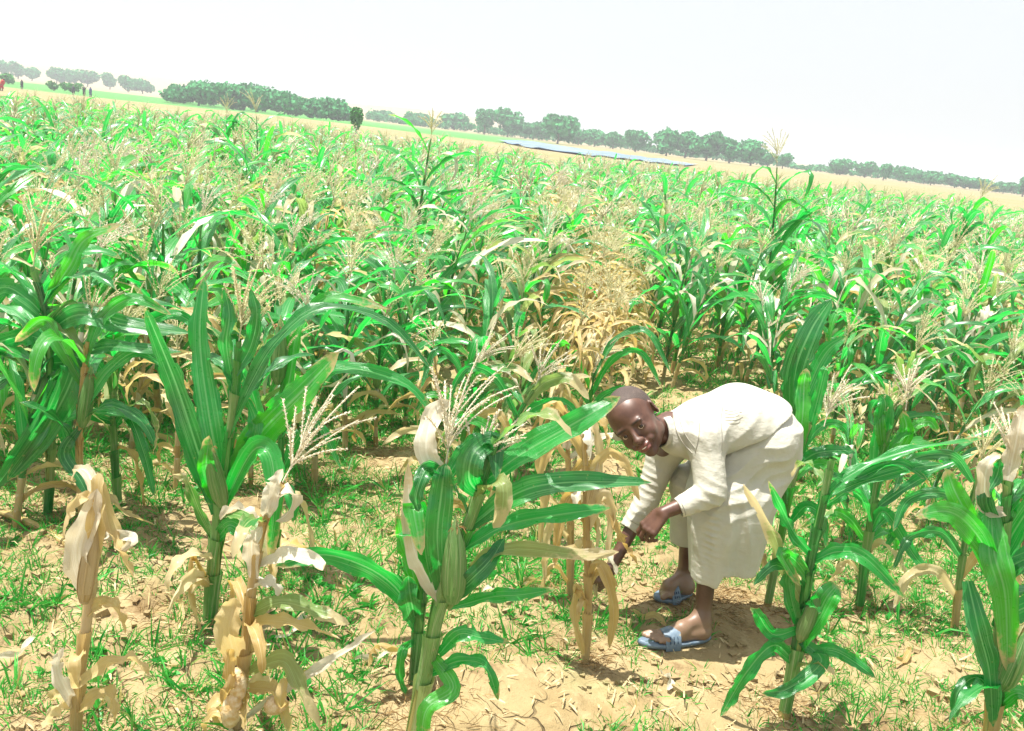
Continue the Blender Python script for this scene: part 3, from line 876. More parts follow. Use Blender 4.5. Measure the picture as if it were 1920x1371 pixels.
h.leaf([(440, 740), (425, 650), (430, 590), (420, 540)], .05, .3)
h.leaf([(442, 700), (470, 650), (482, 590), (470, 540)], .055, .4, .4)
h.leaf([(396, 1090), (360, 1040, -.02), (352, 1110, -.05), (378, 1190, -.06)], .03, .6, .9, 'dry', 2.0)
h.leaf([(400, 1010), (375, 960), (350, 900), (322, 890)], .04, .4, .5, 'half')
h.ear((418, 950, -.03), (392, 840, -.05), .026)
h.extra(5, .3, .95)
h.extra(3, .02, .2, mk=('dry',))
h.tassel((448, 640), .24, (.12, 1, 0), False)
h = Hero((512, 1080), 'slim green maize plant just right of the big left one, leaves drooping to the ground')
h.stalk([(512, 1080), (520, 950), (528, 820), (530, 700)], .015, .006)
h.leaf([(522, 900), (560, 820), (600, 800), (640, 880)], .05, .3)
h.leaf([(525, 820), (580, 730), (640, 690), (760, 720), (820, 790)], .06, .5)
h.leaf([(520, 880), (490, 800), (470, 730), (420, 640)], .06, .3)
h.leaf([(524, 800), (545, 700), (560, 620), (620, 560), (730, 580)], .07, .5)
h.leaf([(514, 1000), (540, 930), (570, 960), (590, 1060)], .035, .6, .8, 'dry', 2)
h.ear((522, 720), (525, 610), .028)
h.extra(5, .3, .95)
h.extra(3, .02, .2, mk=('dry',))
h.tassel((530, 690), .2, (.2, 1, 0), False)

# B: centre foreground plant with the ear
h = Hero((786, 1400), 'bright green foreground maize plant with a fat husked ear, in front of the boy')
h.stalk([(770, 1400), (800, 1250), (825, 1130), (862, 1030), (900, 920), (930, 820)], .020, .010)
h.leaf([(880, 990), (970, 925, -.02), (1060, 905, -.03), (1220, 905, .0)], .075, .35, .4, label='long green leaf arching right towards the boy')
h.leaf([(868, 1030), (950, 985), (1050, 965, -.02), (1145, 952)], .062, .5, .4)
h.leaf([(912, 900), (980, 850), (1075, 795, 0), (1163, 744, .02)], .085, .2, .3, label='broad green leaf reaching up right to the boy\'s head')
h.leaf([(905, 930), (880, 900, -.05), (888, 850, -.05), (925, 830, 0), (930, 900, -.04)], .08, .1, .2)
h.leaf([(840, 1140), (900, 1060, -.02), (960, 1030, -.03), (1085, 1040, 0), (1160, 1035)], .05, .4, .3, 'half')
h.leaf([(845, 1140), (920, 1120, -.03), (980, 1115, -.04), (1040, 1105)], .045, .4)
h.leaf([(838, 1130), (880, 1090, -.04), (920, 1050, -.04), (945, 1010)], .06, .2)
h.leaf([(820, 1230), (860, 1190, -.05), (900, 1195, -.07), (955, 1205, -.05)], .05, .3, .3)
h.leaf([(815, 1260), (860, 1240, -.05), (910, 1250, -.08), (935, 1315, -.1)], .042, .3, .5)
h.leaf([(812, 1230), (850, 1290, -.06), (800, 1330, -.1), (790, 1400, -.1)], .06, .0, .4)
h.leaf([(830, 1120), (820, 1010, -.03), (828, 920, -.03), (835, 870, 0)], .085, .1, .3)
h.leaf([(826, 1110), (798, 1010), (775, 950, -.02), (790, 1040, -.06)], .075, .15, .3)
h.leaf([(832, 1130), (800, 1080), (772, 1010), (765, 870, .03)], .06, .2, .4, 'white')
h.leaf([(838, 900), (800, 850), (812, 780, .03), (842, 750, .04)], .07, .1, .3, 'white')
h.leaf([(835, 900), (870, 850), (905, 825), (960, 830, .03)], .055, .3)
h.leaf([(835, 890), (800, 880, -.03), (780, 930, -.06), (785, 960, -.07)], .05, .3)
h.ear((848, 1130, -.04), (856, 985, -.03), .033)
h.extra(4, .45, .98, (.14, .28))
h.tassel((835, 880), .29, (.12, 1, .05), True, 1.0)
h.tassel((880, 900), .20, (.5, .9, .05), True, .9)

# C: companion plant
h = Hero((775, 1290), 'short green maize plant with one long pale leaf arching left, beside the eared plant')
h.stalk([(775, 1290), (785, 1180), (792, 1100), (800, 1000)], .016, .009)
h.leaf([(780, 1160), (740, 1100, -.03), (680, 1060, -.06), (600, 1040, -.08), (515, 1062, -.1)], .085, .3, .3, label='long pale-streaked leaf arching to the left')
h.leaf([(785, 1120), (770, 1060), (755, 1010), (745, 960)], .05, .4)
h.leaf([(790, 1120), (815, 1050), (825, 990)], .06, .3)
h.leaf([(778, 1200), (755, 1220, -.03), (750, 1270, -.05), (765, 1310, -.05)], .035, .4)
h.leaf([(775, 1230), (720, 1205, -.03), (695, 1220, -.04), (690, 1250, -.05)], .03, .6, .9, 'dry', 2)
h.leaf([(782, 1180), (770, 1120, -.04), (765, 1080, -.05)], .08, .1, .6)
# behind B: plants with pale tassels in the middle
for bp, st, ta, up, lab in [((905, 985), [(905, 985), (935, 900), (962, 800), (1000, 730)], (1000, 735), (.35, 1, 0), 'maize plant with widely spread pale tassel left of the boy\'s head'),
                    ((850, 900), [(850, 900), (868, 820), (880, 760), (885, 700)], (885, 700), (.5, .8, 0), 'maize plant with drooping tassel behind the eared foreground plant'),
                    ((1100, 830), [(1100, 830), (1105, 760), (1112, 700)], (1112, 700), (.35, 1, 0), 'thin maize plant with upright pale tassel just above the boy\'s head at left')]:
    h = Hero(bp, lab)
    h.stalk(st, .014, .006)
    s0 = np.array(st)
    for q in range(8):
        f = q/8; k = f*(len(s0)-1); i0 = int(k); b = s0[i0]*(1-(k-i0))+s0[min(i0+1, len(s0)-1)]*(k-i0)
        sg = 1 if q % 2 else -1
        L = h.rng.uniform(90, 150)
        u_ = h.rng.uniform(20, 80)
        h.leaf([tuple(b), (b[0]+sg*L*.3, b[1]-u_), (b[0]+sg*L*.7, b[1]-u_*1.2, -.05), (b[0]+sg*L, b[1]-u_*.2, -.1)], h.rng.uniform(.045, .07), h.rng.uniform(-.2, .6), .4, 'dry' if f < .3 else ('leaf' if h.rng.random() < .7 else 'half'))
    h.tassel(ta, .24, up, True, 1.0)
    if bp[0] == 905: h.tassel((950, 690), .22, (.6, .8, 0), False, .9)

# D: dry husk plant at bottom left
h = Hero((140, 1400), 'dry straw maize plant with a papery pale ear, bottom left corner')
h.stalk([(140, 1400), (150, 1260), (168, 1120), (180, 1000), (186, 900)], .014, .007, True)
h.leaf([(165, 1120), (150, 1040, -.03), (165, 980, -.04), (182, 915, -.02)], .075, .1, .8, 'white')
h.leaf([(175, 1060), (185, 980, -.03), (186, 930, -.03), (184, 890)], .05, .2, .9, 'dry')
h.leaf([(190, 905), (205, 990, -.03), (225, 1040, -.05), (250, 1085, -.06)], .04, .3, .9, 'dry', 1)
h.leaf([(178, 1010), (215, 1005, -.02), (250, 1010, -.04), (225, 1035, -.05)], .03, .3, .6, 'white')
h.leaf([(165, 1150), (195, 1130, -.03), (220, 1150, -.05), (235, 1190, -.06)], .035, .3, .7, 'dry', 1)
h.leaf([(150, 1280), (200, 1250, -.04), (250, 1240, -.06), (280, 1270, -.07)], .045, .3, .6, 'dry', 1)
h.leaf([(145, 1330), (110, 1260, -.03), (120, 1210, -.04)], .04, .4, .6, 'white')
h.leaf([(148, 1300), (100, 1330, -.04), (75, 1371, -.05)], .045, .3, .6, 'dry', 1)
h.leaf([(150, 1330), (200, 1300, -.04), (215, 1360, -.07)], .04, .3, .6, 'dry', 1)
h.ear((158, 1130, -.03), (178, 985, -.03), .021, True, False)
h.extra(6, .05, .9, (.10, .24), (.025, .05), ('dry', 'white', 'dry'))

# E: dry stalk with tassel
h = Hero((452, 1400), 'dry leaning maize stalk with nodding pale tassel, bottom left of centre')
h.stalk([(440, 1400), (462, 1200), (478, 1060), (500, 960), (530, 905)], .014, .006, True)
h.leaf([(450, 1260), (430, 1190, -.03), (435, 1150, -.04), (440, 1120, -.03)], .085, .1, .5, 'dry')
h.leaf([(478, 1080), (472, 1020, -.03), (490, 990, -.03)], .05, .2, .5, 'white')
h.leaf([(500, 965), (512, 920, -.02), (530, 880, -.02)], .05, .2, .5, 'white')
h.leaf([(480, 1062), (540, 1040, -.03), (590, 1050, -.06), (605, 1070, -.07)], .045, .4, .4, 'white')
h.leaf([(470, 1150), (530, 1130, -.03), (600, 1150, -.05), (655, 1170, -.05)], .05, .3, .4, 'half')
h.leaf([(468, 1165), (520, 1165, -.03), (570, 1175, -.05), (640, 1200, -.05)], .045, .3, .4, 'dry', 1)
h.leaf([(460, 1350), (540, 1290, -.02), (620, 1240, -.02), (705, 1182, 0)], .032, .5, .9, 'white')
h.leaf([(470, 1260), (530, 1240, -.04), (560, 1290, -.07), (600, 1371, -.09)], .055, .3, .6, 'half', .6)
h.leaf([(470, 1290), (510, 1300, -.04), (530, 1360, -.06)], .05, .3, .6, 'dry', 1)
h.tassel((530, 905), .25, (.45, .9, 0), True, 1.0)
h.extra(7, .05, .8, (.10, .26), (.025, .05), ('dry', 'white', 'half'))
h.extra(6, .0, .12, (.08, .16), (.03, .06), ('dry', 'white', 'dry'))
for (a_, b_, r_) in [((448, 1310, -.06), (440, 1250, -.05), .023), ((430, 1360, -.07), (440, 1300, -.07), .025), ((500, 1330, -.05), (540, 1310, -.05), .024)]:
    A_ = h.loc([a_])[0]; B_ = h.loc([b_])[0]
    g = Geo(); tt = np.linspace(0, 1, 14)[:, None]
    g.tube(A_+(B_-A_)*tt, r_*np.sin(np.clip(tt[:, 0]*.9+.08, 0, 1)*math.pi)**.5*(1+.10*(np.arange(14) % 2)), 12, .5); h.leaf([(b_[0], b_[1]+60), (b_[0]-14, b_[1]+10, -.08), (b_[0]-8, b_[1]-35, -.09)], .04, .2, .9, 'dry')
    gobj('shrivelled_cob', g, [M_COB], h.e)

# F: dry plants the boy reaches for
h = Hero((1097, 1245), 'dry straw maize stalk with hanging leaves, closest to the boy\'s hand')
h.stalk([(1097, 1245), (1103, 1120), (1100, 1000), (1098, 880), (1095, 780)], .013, .006, True)
for pts, W in [([(1103, 1100), (1125, 1060, -.03), (1150, 1140, -.05), (1143, 1215, -.05)], .045), ([(1100, 1000), (1130, 930, -.02), (1150, 960, -.04), (1140, 1040, -.05)], .05),
              ([(1100, 980), (1070, 930), (1050, 980, -.03), (1040, 1060, -.05)], .045), ([(1103, 1140), (1080, 1100, -.02), (1075, 1160, -.04), (1095, 1230, -.04)], .04),
              ([(1098, 900), (1140, 850), (1175, 870, -.03), (1200, 940, -.05)], .04), ([(1096, 860), (1070, 820), (1030, 840, -.03), (1010, 900, -.05)], .045), ([(1105, 1080), (1135, 1070, -.02), (1160, 1100, -.05)], .03),
              ([(1097, 820), (1110, 790), (1130, 800), (1140, 840, -.03)], .035), ([(1145, 960, -.03), (1165, 1015, -.05), (1195, 1060, -.07)], .03)]:
    h.leaf(pts, W, h.rng.uniform(0, .6), .8, 'dry', h.rng.uniform(-1, 1.5), wave=.012)
h.ear((1100, 960, -.02), (1120, 880, -.02), .02, True, False)
h.extra(6, .1, .95, (.10, .24), (.02, .045), ('dry', 'dry', 'white'))
h = Hero((1068, 1135), 'clump of dry yellow maize stalk behind the nearest straw stalk')
h.stalk([(1068, 1135), (1070, 1000), (1066, 880), (1060, 760)], .012, .005, True)
for q in range(9):
    y0 = 1090-q*38; sg = 1 if q % 2 else -1
    h.leaf([(1068, y0), (1068+sg*28, y0-35, -.02), (1068+sg*h.rng.uniform(40, 60), y0-5, -.03), (1068+sg*h.rng.uniform(45, 70), y0+h.rng.uniform(50, 100), -.04)], .04, h.rng.uniform(0, .7), .8, 'dry', h.rng.uniform(-1, 1.5), wave=.012)
h.leaf([(1066, 860), (1130, 820), (1180, 825, -.03), (1215, 850, -.05)], .035, .3, .4, 'white')
h.leaf([(1060, 840), (1075, 800), (1095, 815), (1085, 850)], .06, .1, .4, 'white')

# G: right plant in front
h = Hero((1472, 1335), 'leafy green maize plant in front of the boy\'s robe, torn lower leaves')
h.stalk([(1472, 1335), (1500, 1180), (1520, 1050), (1545, 930), (1560, 860)], .018, .007)
h.leaf([(1490, 1240), (1450, 1210, -.04), (1400, 1260, -.07), (1350, 1345, -.09)], .075, .3, .4, jag=.4)
h.leaf([(1500, 1200), (1540, 1240, -.05), (1480, 1290, -.08), (1430, 1300, -.09)], .06, .2, .5)
h.leaf([(1500, 1210), (1530, 1160, -.03), (1550, 1120, -.03), (1568, 1098, 0)], .095, .1, .6)
h.leaf([(1495, 1180), (1450, 1190, -.03), (1420, 1150, -.05), (1408, 1140, -.06)], .05, .3, .4)
h.leaf([(1505, 1130), (1470, 1060), (1450, 1000, -.02), (1395, 910, -.06)], .055, .4, .5, 'half')
h.leaf([(1522, 1040), (1490, 1000), (1470, 960), (1440, 900, -.05)], .045, .5, .5)
h.leaf([(1530, 1050), (1570, 1035, -.03), (1620, 1045, -.06), (1700, 1125, -.1)], .06, .3, .4)
h.leaf([(1520, 1090), (1490, 1050, -.03), (1465, 1040, -.05), (1500, 1100, -.07)], .055, .2, .4)
h.leaf([(1500, 1220), (1560, 1220, -.04), (1600, 1240, -.06), (1640, 1270, -.08)], .045, .3, .4)
h.leaf([(1545, 940), (1600, 910), (1700, 880), (1770, 870, 0)], .05, .6, .5)
h.leaf([(1540, 950), (1580, 900), (1690, 850), (1860, 820, 0)], .04, .7, .5)
h.leaf([(1560, 890), (1600, 900), (1680, 870), (1740, 900)], .04, .6, .5)
h.leaf([(1495, 1170), (1480, 1100, -.03), (1482, 1060, -.03)], .05, .2, .6)
h.ear((1500, 1200, -.02), (1535, 1110, -.02), .024, False, False)
h.extra(5, .1, .9, (.14, .30))

h = Hero((1440, 1130), 'green maize plant pressed against the back of the boy\'s robe')
h.stalk([(1440, 1130), (1462, 1020), (1480, 930), (1498, 860), (1520, 790)], .014, .007)
h.leaf([(1470, 960), (1462, 900, -.02), (1460, 850, -.02)], .065, .1, .3, label='broad leaf with white midrib')
h.leaf([(1495, 860), (1505, 780, -.02), (1508, 720, 0), (1512, 690, 0)], .07, .1, .3)
h.leaf([(1505, 850), (1530, 760), (1545, 700), (1550, 690)], .05, .2, .3)
h.leaf([(1500, 870), (1530, 850), (1580, 845), (1605, 850)], .055, .4, .4)
h.leaf([(1490, 900), (1530, 870), (1560, 880, -.03), (1600, 930, -.07)], .05, .4)
h.leaf([(1480, 940), (1440, 900, -.02), (1420, 930, -.05), (1395, 915, -.06)], .045, .4, .5, 'half')
h.leaf([(1475, 990), (1510, 950, -.03), (1540, 970, -.05), (1550, 1030, -.07)], .05, .3)
h.leaf([(1450, 1080), (1430, 1040), (1440, 1090, -.03)], .03, .4, .8, 'dry')
h.leaf([(1478, 940), (1440, 870), (1410, 880, -.02)], .03, .4, .8, 'leaf')
h.tassel((1545, 800), .23, (.25, 1, 0), True, 1.0)
# big standing leaf plant behind the boy
h = Hero((1500, 905), 'maize plant with two huge upright ragged leaves behind the boy\'s back')
h.stalk([(1500, 905), (1495, 820), (1490, 760)], .016, .012)
h.leaf([(1490, 790), (1490, 700), (1520, 620), (1560, 560)], .20, .05, .25, jag=.35)
h.leaf([(1495, 800), (1520, 720), (1550, 660), (1588, 630)], .13, .15, .3, jag=.35)
h.leaf([(1490, 800), (1480, 740), (1485, 670), (1490, 640)], .09, .15, .3, jag=.3)
h.leaf([(1498, 850), (1540, 800), (1580, 800), (1600, 840)], .06, .3)
# H
h = Hero((1612, 1135), 'green maize plant with white spiky tassel right of the boy, standing in weeds')
h.stalk([(1612, 1135), (1625, 1030), (1640, 930), (1660, 830), (1690, 760)], .016, .007)
h.leaf([(1640, 930), (1650, 830), (1660, 760), (1650, 740)], .085, .1, .3)
h.leaf([(1650, 900), (1690, 830), (1700, 800), (1690, 770)], .075, .1, .3)
h.leaf([(1655, 860), (1700, 810), (1740, 790), (1760, 810)], .05, .3)
h.leaf([(1630, 1000), (1660, 960, -.03), (1720, 1050, -.06), (1768, 1085, -.1)], .05, .3)
h.leaf([(1628, 1020), (1590, 970), (1550, 960, -.03), (1500, 990, -.05)], .05, .4)
h.leaf([(1635, 960), (1690, 920), (1760, 880), (1830, 850)], .05, .5, .5)
h.leaf([(1635, 960), (1600, 920), (1560, 940, -.03), (1530, 960)], .05, .4)
h.leaf([(1620, 1060), (1650, 1020), (1690, 1060, -.03), (1700, 1110, -.05)], .03, .4, .8, 'dry', 1)
h.leaf([(1618, 1080), (1590, 1050), (1560, 1080, -.03), (1550, 1110)], .03, .4, .8, 'dry', 1)
h.leaf([(1655, 850), (1650, 780), (1665, 760)], .05, .2)
h.tassel((1698, 770), .19, (.1, 1, 0), True, 1.1)
h.extra(7, .2, .95, (.2, .36))
h.tassel((1668, 790), .16, (-.05, 1, 0), False, .9)
# I: far right
h = Hero((1850, 1420), 'large maize plant at the lower right edge with long silvery arching leaves')
h.stalk([(1850, 1420), (1870, 1280), (1880, 1120), (1885, 980), (1890, 900)], .020, .009)
h.leaf([(1875, 1080), (1830, 1000, -.03), (1780, 960, -.05), (1712, 968, -.08)], .085, .2, .3)
h.leaf([(1858, 960), (1865, 1040, -.05), (1885, 1120, -.07), (1890, 1265, -.08)], .10, .1, .3)
h.leaf([(1815, 1090), (1835, 1180, -.05), (1855, 1260, -.07), (1862, 1360, -.08)], .075, .2, .4)
h.leaf([(1872, 1100), (1820, 980), (1790, 920), (1775, 880, .03)], .07, .3, .4)
h.leaf([(1875, 1060), (1900, 1000), (1950, 930), (1990, 920)], .09, .2)
h.leaf([(1870, 1100), (1900, 1060), (1960, 1040), (2000, 1060)], .08, .2)
h.leaf([(1868, 1180), (1900, 1150), (1960, 1130), (2000, 1160)], .08, .2)
h.leaf([(1868, 1300), (1830, 1270, -.03), (1795, 1300, -.05), (1790, 1350, -.05)], .045, .3, .5)
h.leaf([(1865, 1330), (1910, 1300, -.03), (1960, 1340, -.05)], .06, .3, .5)
h.leaf([(1880, 1000), (1850, 940), (1870, 890), (1875, 860)], .05, .3, .4)
h.leaf([(1885, 960), (1850, 950), (1850, 880, -.02), (1875, 850)], .05, .2, .6, 'white')
h.leaf([(1890, 900), (1905, 830), (1918, 760)], .06, .2, .3, 'white')
h.ear((1875, 1290, -.05), (1925, 1180, -.05), .038)
h.extra(6, .1, .95, (.2, .36), (.04, .07))
h.tassel((1890, 890), .2, (.2, 1, 0), True)
# J small in between right
h = Hero((1790, 1180), 'slender maize plant with pale bleached leaf scrap, right side mid ground')
h.stalk([(1790, 1180), (1800, 1080), (1815, 980), (1835, 880)], .013, .006)
for q in range(7):
    y0 = 1120-q*36; sg = 1 if q % 2 else -1
    h.leaf([(1795+q*5, y0), (1795+q*5+sg*40, y0-50, -.02), (1795+sg*90, y0-40, -.04), (1795+sg*120, y0+20, -.08)], .05, h.rng.uniform(0, .5), .4, 'leaf' if q > 1 else 'dry')
h.tassel((1838, 880), .2, (.2, 1, 0), False)
# K: left edge group
h = Hero((88, 985), 'maize plant with huge dark drooping leaves at the left edge')
h.stalk([(88, 985), (95, 860), (95, 740), (88, 600), (60, 500)], .015, .009, False)
h.leaf([(92, 620), (150, 590, -.05), (240, 610, -.06), (360, 625, -.05)], .09, .3, .3)
h.leaf([(92, 640), (150, 660, -.05), (210, 650, -.08), (340, 660, -.1)], .07, .4, .3)
h.leaf([(95, 680), (140, 690, -.05), (90, 800, -.1), (15, 900, -.12)], .12, .1, .4)
h.leaf([(95, 720), (110, 720, -.05), (60, 820, -.1), (-20, 930, -.12)], .10, .2, .4)
h.leaf([(90, 600), (50, 560), (0, 540), (-60, 600)], .09, .2, .3)
h.leaf([(90, 640), (40, 630), (-30, 660), (-80, 740)], .09, .3, .3)
h.leaf([(90, 560), (130, 500), (160, 450), (230, 420)], .07, .4)
h.leaf([(96, 860), (60, 830), (40, 880, -.03), (50, 940, -.05)], .035, .5, .8, 'dry', 1)
h.tassel((62, 500), .28, (.15, 1, 0), False, 1.2)
h.extra(6, .4, .95, (.3, .5), (.05, .08))
h = Hero((160, 1010), 'yellow-stemmed maize plant beside the left edge plant')
h.stalk([(160, 1010), (150, 900), (150, 780), (165, 640)], .013, .008, True)
h.leaf([(150, 800), (120, 850, -.04), (150, 900, -.06), (175, 950, -.08)], .055, .3)
h.leaf([(152, 780), (200, 700), (260, 660), (330, 700)], .06, .4)
h.leaf([(155, 720), (110, 640), (80, 600), (30, 640)], .07, .3)
h.leaf([(160, 680), (190, 600), (250, 560), (320, 590)], .06, .4)
h.leaf([(152, 900), (190, 920), (230, 960, -.03), (290, 985, -.05)], .03, .4, .9, 'dry', 1)
h.ear((154, 800), (170, 700), .026)
h.tassel((165, 640), .24, (.2, 1, 0), False)
h.extra(6, .3, .95, (.25, .45), (.04, .07))
h = Hero((222, 960), 'green maize plant with folded hanging leaf, third from the left edge')
h.stalk([(222, 960), (215, 860), (212, 760), (225, 640)], .015, .008)
h.leaf([(212, 790), (120, 770, -.03), (140, 860, -.07), (175, 955, -.1)], .07, .2, .5)
h.leaf([(214, 800), (240, 780, -.03), (270, 850, -.06), (290, 930, -.08)], .06, .3, .4)
h.leaf([(214, 720), (160, 660), (120, 660), (60, 720)], .06, .4)
h.leaf([(218, 700), (260, 620), (330, 590), (400, 640)], .06, .4)
h.leaf([(215, 840), (245, 850, -.03), (260, 900, -.05), (270, 960)], .03, .5, .9, 'dry', 1)
h.tassel((225, 640), .23, (.25, 1, 0), False)
h.extra(6, .3, .95, (.25, .45), (.04, .07))
# fallen stalk, lower left
g = Geo(); P = cr([gp(-20, 975)+np.array([0, 0, .05]), gp(60, 1010)+np.array([0, 0, .06]), gp(150, 1050)+np.array([0, 0, .035])], 12)
g.tube(P, np.linspace(.012, .016, 12), 8)
tag(gobj('fallen_stalk', g, [M_DSTALK]), 'yellow maize stalk lying on the soil at the lower left edge', 'stalk')

# ------------------------------------------------------------------ the boy
class SDF:
    def __init__(s, lo, hi, h):
        s.h = h; s.lo = np.array(lo, float)
        s.n = np.ceil((np.array(hi)-s.lo)/h).astype(int)+1
        s.D = np.full(tuple(s.n), .15, np.float32)
    def block(s, lo, hi):
        a = np.maximum(np.floor((np.array(lo)-s.lo)/s.h).astype(int), 0)
        b = np.minimum(np.ceil((np.array(hi)-s.lo)/s.h).astype(int)+1, s.n)
        if (b <= a).any(): return None
        ax = [(s.lo[i]+s.h*np.arange(a[i], b[i])).astype(np.float32) for i in range(3)]
        P = np.stack(np.meshgrid(*ax, indexing='ij'), -1)
        return (slice(a[0], b[0]), slice(a[1], b[1]), slice(a[2], b[2])), P
    def put(s, fn, lo, hi, k, op='u'):
        m = .03+k
        r = s.block(np.array(lo)-m, np.array(hi)+m)
        if r is None: return
        sl_, P = r
        d = fn(P).astype(np.float32); D = s.D[sl_]
        if op == 'u':
            hh = np.maximum(k-np.abs(D-d), 0)/max(k, 1e-6); s.D[sl_] = np.minimum(D, d)-hh*hh*k*.25
        elif op == 's':
            hh = np.maximum(k-np.abs(-D-d), 0)/max(k, 1e-6); s.D[sl_] = np.maximum(D, -d)+hh*hh*k*.25
        elif op == 'raw':
            s.D[sl_] = D+d
    def cap(s, a, b, ra, rb, k=.01, op='u', sq=None):
        a = np.array(a, float); b = np.array(b, float); r = max(ra, rb)
        ab = b-a; L2 = ab@ab+1e-12
        def fn(P):
            q = P-a; t = np.clip(q@ab/L2, 0, 1)
            v = q-t[..., None]*ab
            if sq is not None:                         # squash along a direction: (unit, factor)
                c = v@sq[0]; v = v+(c*(1/sq[1]-1))[..., None]*sq[0]
            return np.linalg.norm(v, axis=-1)-(ra+(rb-ra)*t)
        s.put(fn, np.minimum(a, b)-r, np.maximum(a, b)+r, k, op)
    def ell(s, c, r, R=None, k=.01, op='u'):
        c = np.array(c, float); r = np.array(r, float); R = np.eye(3) if R is None else np.array(R)
        def fn(P):
            q = (P-c)@R
            k0 = np.linalg.norm(q/r, axis=-1); k1 = np.linalg.norm(q/(r*r), axis=-1)+1e-9
            return k0*(k0-1)/k1
        s.put(fn, c-r.max(), c+r.max(), k, op)
    def mesh(s):
        D = s.D; I = D < 0
        nx, ny, nz = D.shape
        cnt = np.zeros((nx-1, ny-1, nz-1), np.int8)
        cs = [(i, j, k) for i in (0, 1) for j in (0, 1) for k in (0, 1)]
        for i, j, k in cs: cnt += I[i:nx-1+i, j:ny-1+j, k:nz-1+k]
        act = (cnt > 0) & (cnt < 8)
        idx = np.argwhere(act); ids = np.full(act.shape, -1, np.int64); ids[act] = np.arange(len(idx))
        acc = np.zeros((len(idx), 3)); w = np.zeros(len(idx))
        vals = {c: D[idx[:, 0]+c[0], idx[:, 1]+c[1], idx[:, 2]+c[2]] for c in cs}
        for c in cs:
            for ax in range(3):
                if c[ax] == 0:
                    c2 = list(c); c2[ax] = 1; c2 = tuple(c2)
                    a = vals[c]; b = vals[c2]; m = (a < 0) != (b < 0)
                    t = np.where(m, a/np.where(m, a-b, 1), 0)
                    p = np.tile(np.array(c, float), (len(idx), 1)); p[:, ax] += t
                    acc[m] += p[m]; w[m] += 1
        V = s.lo+(idx+acc/w[:, None])*s.h
        Fs = []
        for ax in range(3):
            u, v = (ax+1) % 3, (ax+2) % 3
            sa = [slice(None)]*3; sb = [slice(None)]*3
            sa[ax] = slice(0, -1); sb[ax] = slice(1, None)
            A = I[tuple(sa)]; B = I[tuple(sb)]
            e = np.argwhere(A != B)
            e = e[(e[:, u] > 0) & (e[:, v] > 0) & (e[:, u] < D.shape[u]-1) & (e[:, v] < D.shape[v]-1)]
            inn = A[e[:, 0], e[:, 1], e[:, 2]]
            q = []
            for du, dv in ((0, 0), (-1, 0), (-1, -1), (0, -1)):
                c = e.copy(); c[:, u] += du; c[:, v] += dv; q.append(ids[c[:, 0], c[:, 1], c[:, 2]])
            f = np.stack(q, 1); f[~inn] = f[~inn][:, ::-1]
            Fs.append(f)
        F = np.concatenate(Fs); F = F[(F >= 0).all(1)]
        return V, F
def relax(V, F, it=1, lam=.5):
    E = np.concatenate([F[:, [0, 1]], F[:, [1, 2]], F[:, [2, 3]], F[:, [3, 0]]])
    for _ in range(it):
        acc = np.zeros_like(V); c = np.zeros(len(V))
        for a, b in ((0, 1), (1, 0)):
            for k in range(3): acc[:, k] += np.bincount(E[:, a], V[E[:, b], k], len(V))
            c += np.bincount(E[:, a], minlength=len(V))
        V = V+lam*(acc/np.maximum(c, 1)[:, None]-V)
    return V

# head frame (x = his left, -y = face, z = crown)
HC = at(1193, 790, 2.86)
HS_ = 1.07
e_s = Rv*.74+Uv*.67; u_s = -Rv*.66+Uv*.75; Bv = -Fv
yaw = math.radians(25); pit = math.radians(6)
zh = nrm(u_s*math.cos(pit)+Bv*math.sin(pit))
xh = nrm(e_s*math.cos(yaw)+Bv*math.sin(yaw)); xh = nrm(xh-zh*(xh@zh))
yh = np.cross(zh, xh)
HR = np.stack([xh, yh, zh], 1)*1.0
def hw(p): return HC+HR@(np.array(p, float)*HS_)
def hr(r): return np.array(r, float)*HS_

PLV = at(1442, 812, 2.98)
J = dict(
    hipN=at(1440, 835, 2.88), hipF=at(1432, 825, 3.08), kneeN=at(1322, 925, 2.87), kneeF=at(1292, 905, 3.06),
    ankN=at(1318, 1158, 2.80), ankF=at(1283, 1080, 3.13),
    mid=at(1385, 795, 2.96), chest=at(1318, 810, 2.95), neck=at(1256, 804, 2.93),
    shN=at(1322, 818, 2.82), elN=at(1332, 925, 2.74), wrN=at(1243, 962, 2.70), cuN=at(1272, 953, 2.715),
    shF=at(1245, 850, 3.06), elF=at(1214, 935, 3.02), cuF=at(1178, 992, 2.97), wrF=at(1147, 1062, 2.92))
footN = gp(1320, 1203); toeN = gp(1207, 1212)
footF = gp(1290, 1118); toeF = gp(1232, 1128)
allp = np.array(list(J.values())+[footN, toeN, footF, toeF, HC])
lo = allp.min(0)-.16; hi = allp.max(0)+.16; lo[2] = -.02
B = SDF(lo, hi, .0032)
